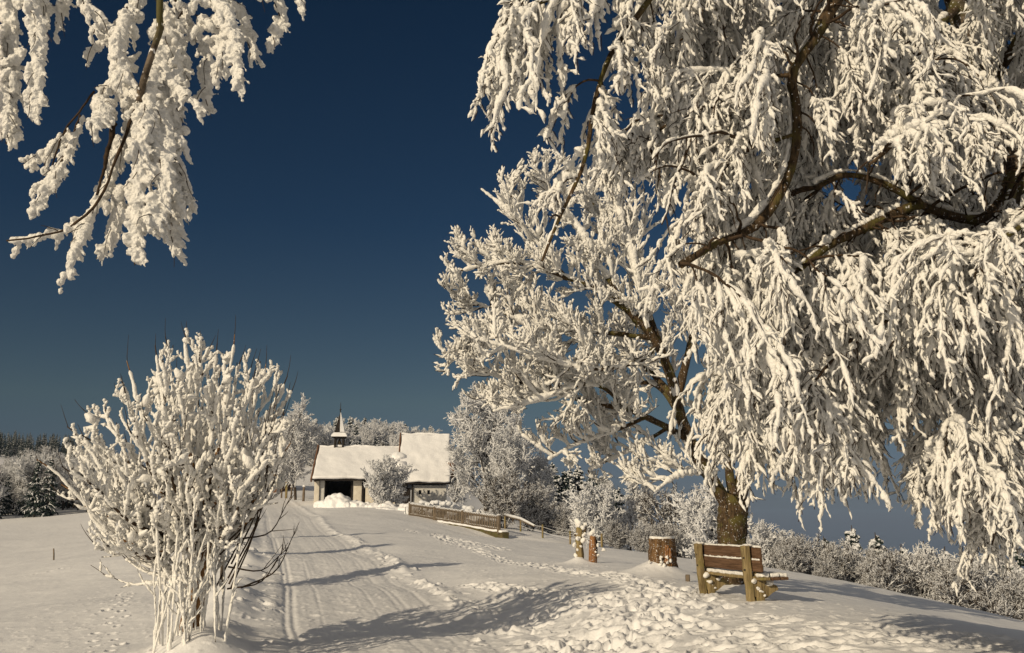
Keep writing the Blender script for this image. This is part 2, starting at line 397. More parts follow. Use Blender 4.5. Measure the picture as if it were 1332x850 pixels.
def join_parts(root, name, tb, mat, label=None):
    o = link(name, tb.mesh(name), mat, root)
    if label: o['label'] = label
    return o
def tree_limb(root, path, r0, r1, mat, name='limb', S=10, K=40, rough=.05, rg=rng):
    tb = Tubes(); P = smooth_path(path, K)[None]
    tb.add(P, taper(1, K, r0, r1), S, rough, rough, rg)
    return join_parts(root, name, tb, mat), P

# ================================================================== tree C : deciduous tree behind the bench
def tree_c():
    rg = np.random.default_rng(21)
    base_ = W(951, 772, 16.6); base_[2] = gz(base_[0], base_[1])-.1
    root = empty('deciduous_tree', base_, label='leafless tree with dark mossy trunk right behind the bench, every twig frosted', cat='tree')
    T0 = [W(950,790,16.6), W(949,765,16.6), W(951,735,16.6), W(952,700,16.6), W(953,668,16.6), W(957,645,16.6)]
    tb = Tubes(); P = smooth_path(T0, 40)[None]; rad = np.interp(np.linspace(0, 1, 40), [0, .25, .6, .85, 1], [.31, .25, .235, .25, .22])[None]
    tb.add(P, rad, 28, .03, .035, rg); join_parts(root, 'trunk', tb, M['bark'])
    defs = [
     ([(953,668,16.6),(925,622,16.45),(898,575,16.3),(885,540,16.2),(874,495,16.2),(850,440,16),(790,385,15.8),(735,360,15.6),(670,342,15.5),(600,352,15.4)], .13, .015),
     ([(953,672,16.6),(968,620,16.8),(985,570,17),(1010,500,17),(1040,420,17.2),(1075,340,17.4)], .14, .03),
     ([(900,575,16.3),(860,552,16.1),(820,535,15.9),(760,522,15.7),(700,505,15.5),(640,488,15.4),(595,470,15.3)], .06, .01),
     ([(874,495,16.2),(845,410,16.1),(822,330,16.1),(805,260,16.2),(818,200,16.3)], .07, .01),
     ([(880,520,16.2),(900,440,16.4),(915,360,16.5),(930,280,16.6),(925,225,16.6)], .08, .012),
     ([(850,440,16),(780,432,15.9),(700,425,15.7),(635,400,15.6),(585,385,15.5)], .05, .01),
     ([(840,543,16),(790,565,15.8),(745,580,15.7),(712,598,15.6)], .035, .008),
     ([(870,556,16.2),(830,580,16.2),(790,600,16.2),(765,612,16.2)], .035, .008),
     ([(830,425,15.9),(780,345,15.9),(745,285,15.9),(700,225,15.9)], .05, .01),
     ([(735,360,15.6),(690,305,15.6),(650,265,15.6),(625,245,15.6)], .035, .008),
     ([(880,520,16.2),(830,470,17),(760,425,17.6),(690,400,18),(640,330,18.2)], .06, .01),
     ([(855,450,16),(830,470,15.3),(770,480,14.8),(690,460,14.5),(620,440,14.4)], .05, .01),
     ([(895,560,16.3),(850,500,16.8),(800,500,17.3),(720,480,17.8),(650,520,18)], .05, .01),
     ([(845,410,16.1),(800,300,17),(760,250,17.5),(735,205,17.8)], .04, .01),
     ([(955,655,16.6),(945,590,16.9),(935,520,17.2),(940,440,17.5),(960,350,17.6)], .09, .02),
     ([(820,535,15.9),(770,500,15.2),(700,520,14.9),(640,535,14.8)], .035, .008),
     ([(930,630,16.4),(905,615,16),(880,620,15.8),(850,640,15.6)], .03, .008),
     ([(700,425,15.7),(660,450,15.6),(620,452,15.5),(580,460,15.4)], .03, .008),
    ]
    Ps = []
    for d, a, b in defs:
        o, P = tree_limb(root, [W(*q) for q in d], a, b, M['bark'], S=10, K=40, rg=rg); Ps.append(P)
    L0 = np.concatenate(Ps); len0 = np.linalg.norm(np.diff(L0, axis=1), axis=2).sum(1)
    wood = Tubes(); fr = Tubes()
    frost_tubes(fr, samp(L0, np.linspace(.3, 1, 40)[None].repeat(len(L0), 0))[0], .055, .035, 70, 7, .2, .1, up=.9, wind=.3, rg=rg, wr=.03)
    def keep(p):      # crown envelope
        x, y = PX(p); top = np.interp(x, [560, 600, 640, 700, 760, 830, 1100], [330, 265, 222, 188, 200, 175, 150]); bot = np.interp(x, [560, 600, 650, 700, 760, 850, 900, 1000], [480, 525, 550, 580, 628, 655, 640, 560])
        return (x > 562) & (y > top) & (y < bot)
    m1 = np.maximum(4, (len0*6.8).astype(int)); sp = []
    for i in range(len(L0)):
        sp.append(spawn(L0[i:i+1], np.array([1.0]), m1[i], .22 if i else .35, 1, (35, 75), (.55, 1.25), up=.35, taper=.45, rg=rg))
    p, d, l = [np.concatenate(z) for z in zip(*sp)]
    P1 = grow(p, d, l, 9, .13, (-.05, 0, 1), .085, rg); k = keep(P1[:, -1]); P1, l = P1[k], l[k]
    wood.add(P1, taper(len(P1), 9, .016, .006), 5); frost_tubes(fr, P1, .030, .024, 18, 6, .16, .12, rg=rg, wr=.008, cut=.97)
    p, d, l2 = spawn(P1, l, 8, .12, 1, (22, 48), (.38, .75), up=.3, rg=rg)
    P2 = grow(p, d, l2, 7, .08, (0, 0, 1), .07, rg); k = keep(P2[:, -1]); P2, l2 = P2[k], l2[k]
    wood.add(P2, taper(len(P2), 7, .010, .005), 4); frost_tubes(fr, P2, .022, .018, 12, 6, .18, .14, rg=rg, wr=.005, cut=.93)
    p, d, l3 = spawn(P2, np.maximum(l2, .35), 3, .2, 1, (25, 55), (.35, .8), up=.4, rg=rg)
    P3 = grow(p, d, l3, 5, .10, (0, 0, 1), .08, rg); k = keep(P3[:, -1]); P3 = P3[k]
    wood.add(P3, taper(len(P3), 5, .005, .003), 3); frost_tubes(fr, P3, .0165, .013, 9, 5, .22, .2, rg=rg, wr=.004, cut=.9)
    join_parts(root, 'twigs', wood, M['twig']); join_parts(root, 'frost', fr, M['frost'])
tree_c()

# ================================================================== tree D : pollard beside the road
def tree_d():
    rg = np.random.default_rng(5)
    b = W(253, 872, 11.4); b[2] = gz(b[0], b[1])-.1
    root = empty('pollard_tree', b, label='small pollarded tree by the road with upright shoots thick with frost', cat='tree')
    top = W(262, 702, 11.4)
    tb = Tubes(); P = smooth_path([b, W(250,840,11.4), W(252,790,11.4), W(257,745,11.4), W(264,700,11.4), W(268,672,11.4)], 36)[None]
    tb.add(P, np.interp(np.linspace(0, 1, 36), [0, .35, .6, .8, 1], [.15, .115, .12, .15, .10])[None], 22, .05, .05, rg); join_parts(root, 'trunk', tb, M['redbark'])
    tips = [(60,580,-.4),(85,540,.2),(120,640,-.5),(80,620,.3),(130,530,.4),(150,480,-.3),(165,460,.3),(190,440,0),(215,430,.5),(243,412,0),(250,440,-.5),(285,430,.3),(305,420,-.1),(320,450,.5),(335,470,-.4),(350,450,.2),(370,480,0),(368,520,.5),(375,570,-.4),
            (110,560,-.7),(180,520,-.8),(230,480,-.7),(290,480,-.8),(340,540,-.8),(200,470,.8),(270,460,.8),(330,500,.9),(140,600,.8),(95,600,-.8),(360,620,.6),(130,660,-.2),(345,600,-.8)]
    P0 = []; lens = []
    for (x, y, dy) in tips:
        e = W(x, y+rg.uniform(0, 18), 11.4+dy*1.5); s = P[0, -1-int(rg.integers(0, 9))]+rg.normal(0, .05, 3)
        v = e-s; mid = s+v*.42+np.array([v[0]*.16, v[1]*.16, -abs(v[0])*.13-.03])
        P0.append(smooth_path([s, mid, s+v*.75+np.array([v[0]*.06, v[1]*.06, 0]), e], 16)+np.r_[np.zeros((1, 3)), np.cumsum(rg.normal(0, .012, (15, 3)), 0)]); lens.append(np.linalg.norm(v))
    nlow = len(P0)
    for (x, y, dy) in [(100,655,-.4),(88,600,.5),(118,690,.2),(150,705,-.6),(175,725,.4),(160,560,-1.0),(215,520,-1.0),(330,655,-.5),(318,690,.3),(350,600,.6),(300,560,-1.0),(135,670,.7),(200,680,-.8),(295,640,-.8),(240,600,-1.1)]:
        e = W(x, y, 11.4+dy*1.3); s = P[0, -1-int(rg.integers(4, 17))]; v = e-s
        P0.append(smooth_path([s, s+v*.45+[0, 0, -.10], s+v*.78+[0, 0, -.04], e+[0, 0, .05]], 16)+np.r_[np.zeros((1, 3)), np.cumsum(rg.normal(0, .014, (15, 3)), 0)]); lens.append(np.linalg.norm(v))
    P0 = np.array(P0); lens = np.array(lens)
    for q in range(len(P0)):
        tb = Tubes(); tb.add(respl(P0[q:q+1], 24), taper(1, 24, .034, .006), 7, .04, .04, rg); join_parts(root, 'limb', tb, M['redbark'] if q % 3 == 0 else M['twig'])
    wood = Tubes(); fr = Tubes()
    frost_tubes(fr, P0, .027, .019, 76, 8, .16, .14, rg=rg, wr=.016, cut=.95, up=.6, t0=.08)
    p, d, l = spawn(P0, lens, 8, .2, .97, (25, 62), (.2, .5), up=.35, rg=rg, taper=.5)
    P1 = grow(p, d, np.maximum(l, .3), 9, .12, (-.05, 0, 1), .10, rg)
    x, y = PX(P1[:, -1]); tp = np.interp(x, [50, 90, 150, 200, 300, 350, 380], [570, 530, 460, 435, 420, 445, 490])+rg.uniform(-15, 45, len(x)); k = (y > tp) & (x > 62) & (x < 382); P1, l = P1[k], np.maximum(l, .3)[k]
    wood.add(P1, taper(len(P1), 9, .012, .005), 5); frost_tubes(fr, P1, .020, .0145, 38, 8, .18, .16, rg=rg, wr=.008, cut=.96, up=.6)
    p, d, l2 = spawn(P1, l, 3, .12, .95, (30, 70), (.25, .55), up=.6, rg=rg)
    P2 = grow(p, d, np.maximum(l2, .1), 6, .07, (0, 0, 1), .12, rg); wood.add(P2, taper(len(P2), 6, .006, .003), 4); frost_tubes(fr, P2, .016, .0125, 16, 7, .2, .18, rg=rg, wr=.005, cut=.95)
    p, d, l2b = spawn(P2, np.maximum(l2, .2), 2, .2, .9, (35, 70), (.3, .6), up=.4, rg=rg)
    P2b = grow(p, d, np.maximum(l2b, .07), 5, .12, (0, 0, 1), .12, rg); frost_tubes(fr, P2b, .018, .013, 8, 6, .2, .12, rg=rg, wr=.004)
    # bare dark tips above the frost
    e, T = samp(P0, np.full((len(P0), 1), .99)); B = grow(e[:, 0], T[:, 0]+np.array([0, 0, .8]), rg.uniform(.08, .38, len(P0)), 5, .04, (0, 0, 1), .1, rg); wood.add(B, taper(len(B), 5, .0045, .0018), 4)
    s_ = rg.choice(len(P1), 40); e, T = samp(P1[s_], np.full((40, 1), .97)); B = grow(e[:, 0], T[:, 0], rg.uniform(.05, .3, 40), 5, .04, (0, 0, 1), .1, rg); wood.add(B, taper(40, 5, .005, .0015), 4)
    # bare arching twigs at the road side and fine ones at the left
    n_ = 11; s = np.array([W(rg.uniform(280, 315), rg.uniform(700, 775), 11.3+rg.uniform(-.3, .3)) for _ in range(n_)]); e = np.array([W(rg.uniform(335, 392), rg.uniform(480, 720), 11.3+rg.uniform(-.6, .6)) for _ in range(n_)])
    Q = np.stack([s, s*.6+e*.4+[.12, 0, -.12], s*.25+e*.75+[.06, 0, -.04], e], 1); Q = np.array([smooth_path(q, 10) for q in Q]); wood.add(Q, taper(n_, 10, .011, .003), 5)
    p, d, l3 = spawn(Q, np.full(n_, .9), 4, .3, .95, (20, 45), (.25, .5), up=.4, rg=rg); wood.add(grow(p, d, l3, 6, .08, (0, 0, 1), .1, rg), taper(len(p), 6, .005, .002), 4)
    n_ = 14; s = np.array([W(rg.uniform(215, 250), rg.uniform(690, 770), 11.2+rg.uniform(-.3, .3)) for _ in range(n_)]); e = np.array([W(rg.uniform(100, 175), rg.uniform(610, 745), 11.2+rg.uniform(-.6, .3)) for _ in range(n_)])
    Q = np.array([smooth_path([a, a*.6+c_*.4+[0, 0, -.08], a*.25+c_*.75+[0, 0, -.05], c_], 10)+np.cumsum(rg.normal(0, .01, (10, 3)), 0) for a, c_ in zip(s, e)]); wood.add(Q, taper(n_, 10, .008, .003), 4)
    frost_tubes(fr, Q, .018, .013, 30, 6, .25, .2, rg=rg, wr=.006, cut=.6)
    p, d, l3 = spawn(Q, np.full(n_, .7), 5, .2, .95, (25, 55), (.2, .5), up=.4, rg=rg); Q2 = grow(p, d, l3, 6, .1, (0, 0, 1), .1, rg); wood.add(Q2, taper(len(p), 6, .004, .002), 4); frost_tubes(fr, Q2, .014, .01, 10, 5, .3, .2, rg=rg, wr=.003, cut=.8)
    # thin upright suckers in front of the trunk
    n_ = 34; s = np.array([W(rg.uniform(185, 295), rg.uniform(850, 905), rg.uniform(10.4, 11.5)) for _ in range(n_)]); s[:, 2] = [gz(a[0], a[1])-.02 for a in s]
    S1 = grow(s, np.c_[rg.normal(-.03, .1, n_), rg.normal(0, .08, n_), np.ones(n_)], rg.uniform(.6, 2.0, n_), 10, .07, (0, 0, 1), .06, rg); wood.add(S1, taper(n_, 10, .006, .003), 5); frost_tubes(fr, S1, .0125, .0095, 56, 7, .18, .15, rg=rg, wr=.006, cut=.99)
    p, d, l3 = spawn(S1, np.full(n_, .6), 7, .2, .98, (25, 60), (.2, .6), up=.3, rg=rg); Q2 = grow(p, d, l3, 6, .1, (0, 0, 1), .12, rg); frost_tubes(fr, Q2, .0125, .009, 16, 6, .25, .2, rg=rg, wr=.004, cut=.95); wood.add(Q2, taper(len(p), 6, .005, .002), 4)
    # loose pads of snow caught in the forks
    nb = 170; q_, T = samp(P1[rg.choice(len(P1), nb)], rg.uniform(.15, .75, (nb, 1)))
    B = grow(q_[:, 0]+[0, 0, .02], np.c_[rg.normal(0, 1, (nb, 2)), np.full(nb, .25)], rg.uniform(.10, .22, nb), 7, .2, (0, 0, 1), 0, rg)
    rad = np.sin(np.linspace(.25, 3.0, 7))[None]*rg.uniform(.02, .055, (nb, 1)); fr.add(B, rad, 8, .12, .1, rg)
    join_parts(root, 'twigs', wood, M['twig']); join_parts(root, 'frost', fr, M['frost'])
tree_d()

# ================================================================== tree B : weeping birch on the right
KEY = []
def in_front(S):
    x, y = PX(S); bad = np.zeros(len(S), bool)
    for kx, ky, kY, kw in KEY:
        dd = np.hypot(x[..., None]-kx, y[..., None]-ky); i = dd.argmin(-1); mn = dd.min(-1)
        bad |= ((mn < kw) & (S[..., 1] < kY[i]+.12)).any(1)
    return bad
def hanging(rg, P1, l1, wood, fr, ybot, m=7, Lr=(.3, 1.0), fr_r=(.0145, .0105), t0=.25, K=14, S=6, tw=12):
    """pendulous strands with short side twiglets from the branches P1"""
    n = len(P1); t = t0+(1-t0)*(np.arange(m)[None]+rg.random((n, m)))/m
    p, T = samp(P1, t); p = p.reshape(-1, 3); T = T.reshape(-1, 3)
    L = rg.uniform(*Lr, len(p))
    x, y = PX(p); yb = ybot(x)+rg.normal(0, 28, len(p)); depth = p[:, 1]
    L = np.minimum(L, (yb-y)/F*depth); k = (L > .10) & (rg.random(len(p)) < np.interp(x, [640, 700, 725, 850, 930], [.85, .7, .36, .55, 1.])); p, T, L = p[k], T[k], L[k]
    d = unit(T*[.8, .8, .3]+rg.normal(0, .25, p.shape)+[0, 0, -.45])
    S1 = grow(p, d, L, K, .17, (0, 0, -1), rg.uniform(.12, .30), rg)
    if KEY: S1 = S1[~in_front(S1)]
    wood.add(S1, taper(len(S1), K, .0065, .003), 4)
    r0 = rg.uniform(.6, 1.6, (len(S1), 1))**1.2*fr_r[0]
    frost_tubes(fr, S1, r0, fr_r[1], 32, S, .3, .24, rg=rg, wr=.004, cut=.99, up=.5, wind=.75)
    p, d, l2 = spawn(S1, np.full(len(S1), 1.), tw, .08, .97, (25, 70), (.05, .19), up=-.3, rg=rg, taper=.25)
    S2 = grow(p, d, l2, 6, .2, (0, 0, -1), .15, rg); frost_tubes(fr, S2, fr_r[0]*rg.uniform(.55, 1.1, (len(S2), 1)), fr_r[1]*.85, 7, 5, .3, .25, rg=rg, wr=.003, wind=.6)
    k = rg.random(len(S2)) < .45; wood.add(S2[k]+[.011, -.014, -.004], taper(k.sum(), 6, .0038, .002), 3)
    return len(S1), len(S2)
def tree_b():
    rg = np.random.default_rng(33)
    b = W(1440, 900, 8.6); b[2] = gz(b[0], b[1])-.15
    root = empty('birch_tree', b, label='large weeping birch on the right, curtains of rime-covered hanging twigs', cat='tree')
    tp = [b, W(1430,800,8.6), W(1405,600,8.6), W(1365,360,8.55), W(1325,215,8.5), W(1283,120,8.5), W(1245,10,8.4), W(1205,-160,8.3), W(1160,-330,8.2)]
    tb = Tubes(); PT = smooth_path(tp, 70)[None]; tb.add(PT, np.interp(np.linspace(0, 1, 70), [0, .1, .5, 1], [.26, .2, .12, .05])[None], 18, .04, .04, rg); join_parts(root, 'trunk', tb, M['birch'])
    defs = [
     ([(1240,0,8.4),(1175,-70,7.8),(1120,-50,7.2),(1085,5,6.9),(1057,55,6.8),(1030,98,6.8),(1036,140,6.8),(1036,185,6.8),(1012,258,6.7),(985,293,6.7),(930,318,6.6),(885,345,6.5)], .062, .026),
     ([(1325,215,8.5),(1275,285,8.0),(1235,280,7.6),(1195,265,7.3),(1155,242,7.2),(1100,228,7.1),(1060,245,7.0)], .055, .02),
     ([(1195,265,7.3),(1150,285,7.2),(1115,302,7.1),(1082,318,7.0),(1040,350,6.9)], .045, .022),
     ([(1372,400,8.55),(1320,420,8.4),(1250,435,8.2),(1170,450,8.1),(1090,470,8.0),(1010,500,7.9),(950,540,7.8)], .07, .012),
     ([(1385,480,8.6),(1330,560,7.9),(1280,580,7.5),(1240,575,7.3),(1205,600,7.2)], .05, .012),
     ([(1205,-160,8.3),(1080,-170,7.6),(960,-120,7.0),(850,-60,6.6),(760,-15,6.3),(700,5,6.2),(655,30,6.2)], .06, .010),
     ([(1160,-330,8.2),(1020,-200,7.5),(900,-70,6.9),(830,20,6.6),(790,80,6.5),(772,140,6.5),(762,205,6.5),(725,290,6.5),(705,340,6.5)], .05, .010),
     ([(1245,10,8.4),(1180,70,9.0),(1100,140,9.4),(1020,210,9.6),(960,290,9.7),(920,380,9.7)], .06, .012),
     ([(1283,120,8.5),(1210,190,9.2),(1130,300,9.6),(1060,390,9.8),(1000,440,9.9),(950,520,9.9)], .06, .012),
     ([(1325,215,8.5),(1290,320,7.6),(1240,390,7.2),(1170,410,7.0),(1110,440,6.9),(1050,480,6.9)], .05, .010),
     ([(1365,360,8.55),(1330,470,9.4),(1270,540,9.8),(1220,600,10),(1190,640,10)], .05, .010),
     ([(1245,10,8.4),(1200,60,7.4),(1170,120,6.8),(1160,190,6.5),(1130,215,6.4)], .04, .010),
     ([(1365,360,8.55),(1400,300,7.4),(1360,280,6.5),(1320,300,6.2),(1270,340,6.0)], .05, .012),
     ([(1405,600,8.6),(1370,600,7.9),(1320,620,7.6),(1290,650,7.5)], .04, .010),
     ([(1205,-160,8.3),(1180,-100,9.4),(1080,-60,10),(980,0,10.2),(900,80,10.3),(860,160,10.3)], .05, .010),
     ([(960,-120,7.0),(930,-40,7.2),(905,40,7.4),(890,120,7.5),(870,160,7.5),(800,190,7.5)], .03, .008),
     ([(1030,98,6.8),(1000,100,6.8),(960,118,6.8),(930,140,6.8),(905,165,6.9)], .016, .008),
     ([(1036,175,6.8),(1000,185,6.8),(960,208,6.8),(930,235,6.8),(915,280,6.8)], .016, .008),
     ([(1283,120,8.5),(1330,40,8.0),(1360,-40,7.6),(1310,-90,7.0),(1250,-60,6.6)], .05, .01),
    ]
    Ps = []
    KEY.clear()
    for q, kw in ((0, 24), (1, 13), (2, 13), (6, 6)):
        kp = smooth_path([W(*z) for z in defs[q][0]], 60); kx, ky = PX(kp); KEY.append((kx, ky, kp[:, 1], kw))
    for d, a, c in defs:
        o, P = tree_limb(root, [W(*q) for q in d], a, c, M['bark'], S=10, K=40, rough=.06, rg=rg); Ps.append(P)
    L0 = np.concatenate(Ps); len0 = np.linalg.norm(np.diff(L0, axis=1), axis=2).sum(1)
    xb = [600, 630, 655, 680, 700, 715, 745, 770, 800, 835, 860, 880, 900, 925, 960, 1000, 1040, 1080, 1115, 1150, 1175, 1205, 1250, 1290, 1330, 1420]
    yb = [120, 190, 235, 130, 120, 300, 345, 330, 240, 210, 330, 430, 480, 600, 650, 610, 640, 665, 640, 590, 570, 650, 690, 735, 690, 740]
    ybot = lambda x: np.interp(x, xb, yb)
    wood = Tubes(); fr = Tubes()
    frost_tubes(fr, samp(L0[:1], np.linspace(.05, .9, 40)[None])[0]+[-.035, .03, .03], .02, .014, 170, 8, .4, .2, up=1.0, wind=.0, rg=rg, wr=.0)
    frost_tubes(fr, samp(L0[1:], np.linspace(.15, 1, 40)[None].repeat(len(L0)-1, 0))[0]+[0, .01, .030], .019, .013, 190, 8, .35, .2, up=1.0, wind=.0, rg=rg, wr=.0)
    # branches connecting the limbs to the crown's outer volume
    allp = L0[:, 8:].reshape(-1, 3); Q = []
    tries = 0
    while len(Q) < 270 and tries < 6000:
        tries += 1
        x = rg.uniform(830, 1400); y = rg.uniform(-90, 640); Y = rg.uniform(6.0, 10.8)
        if y > ybot(x)-70: continue
        if x < 900 and (y > 260 or rg.random() < .5): continue
        e = W(x, y, Y); dd = allp-e; dd[:, 2] *= .8; dist = np.linalg.norm(dd, axis=1)+np.where(allp[:, 2] < e[2]-.2, .8, 0)
        s = allp[dist.argmin()]; v = e-s; L = np.linalg.norm(v)
        if L < .25: continue
        Q.append(smooth_path([s, s+v*.35+[0, 0, .10*L], s+v*.7+[0, 0, .10*L], e], 14)+np.cumsum(rg.normal(0, .010, (14, 3)), 0))
    Q = np.array(Q); lq = np.linalg.norm(np.diff(Q, axis=1), axis=2).sum(1)
    wood.add(respl(Q, 20), taper(len(Q), 20, .014, .005), 6, .05, .05, rg); frost_tubes(fr, Q[~in_front(Q)], .026, .021, 48, 7, .22, .15, up=.9, wind=.4, rg=rg, wr=.01)
    hanging(rg, Q, lq, wood, fr, ybot, m=13)
    # arching side branches from the limbs, then strands
    sp = [spawn(L0[i:i+1], np.array([1.]), int(max(5, len0[i]*6)), .2, 1, (40, 80), (.35, .8), up=.1, rg=rg) for i in range(len(L0))]
    p, d, l = [np.concatenate(z) for z in zip(*sp)]
    P1 = grow(p, d, l, 9, .12, (0, 0, -1), .12, rg)
    x, y = PX(P1[:, -1]); k = (y < ybot(x)) & (x > 632); P1, l = P1[k], l[k]
    wood.add(P1, taper(len(P1), 9, .009, .004), 5, .04, .04, rg); frost_tubes(fr, P1[~in_front(P1)], .024, .019, 26, 7, .22, .15, up=.8, wind=.4, rg=rg, wr=.007)
    a = hanging(rg, P1, l, wood, fr, ybot, m=9, Lr=(.25, .8))
    hanging(rg, L0, len0, wood, fr, ybot, m=20, Lr=(.25, .9))
    # nearly bare arching twigs that stand out dark against the rime
    n_ = 150; src = L0[:, 6:].reshape(-1, 3)[rg.choice(L0[:, 6:].reshape(-1, 3).shape[0], n_)]
    P5 = grow(src+[0, -.05, 0], np.c_[rg.normal(-.25, .8, n_), rg.uniform(-1.0, -.1, n_), rg.normal(.15, .5, n_)], rg.uniform(.5, 1.3, n_), 14, .13, (0, 0, -1), .16, rg)
    x, y = PX(P5[:, -1]); P5 = P5[(y < ybot(x)) & (x > 660) & ~in_front(P5)]; n_ = len(P5)
    wood.add(respl(P5, 24), taper(n_, 24, rg.uniform(.008, .017, (n_, 1)), .004), 6, .06, .06, rg)
    frost_tubes(fr, P5+[0, .006, .010], .010, .007, 60, 6, .4, .3, up=1.0, wind=.1, rg=rg, wr=.0)
    p, d, l = spawn(P5, np.full(n_, .8), 6, .15, .98, (25, 60), (.15, .5), up=-.1, rg=rg); P6 = grow(p, d, l, 9, .12, (0, 0, -1), .12, rg); wood.add(P6, taper(len(P6), 9, .006, .0025), 4)
    frost_tubes(fr, P6[::2], .017, .012, 20, 6, .3, .25, up=.6, wind=.6, rg=rg, wr=.004)
    # outer lone strands on the left against the sky
    E = L0[[5, 6]]; hanging(rg, E, len0[[5, 6]], wood, fr, ybot, m=70, Lr=(.35, 1.1), t0=.45, fr_r=(.022, .015))
    join_parts(root, 'twigs', wood, M['twig']); join_parts(root, 'frost', fr, M['frost'])
    print('B verts', fr.n, wood.n)
tree_b()

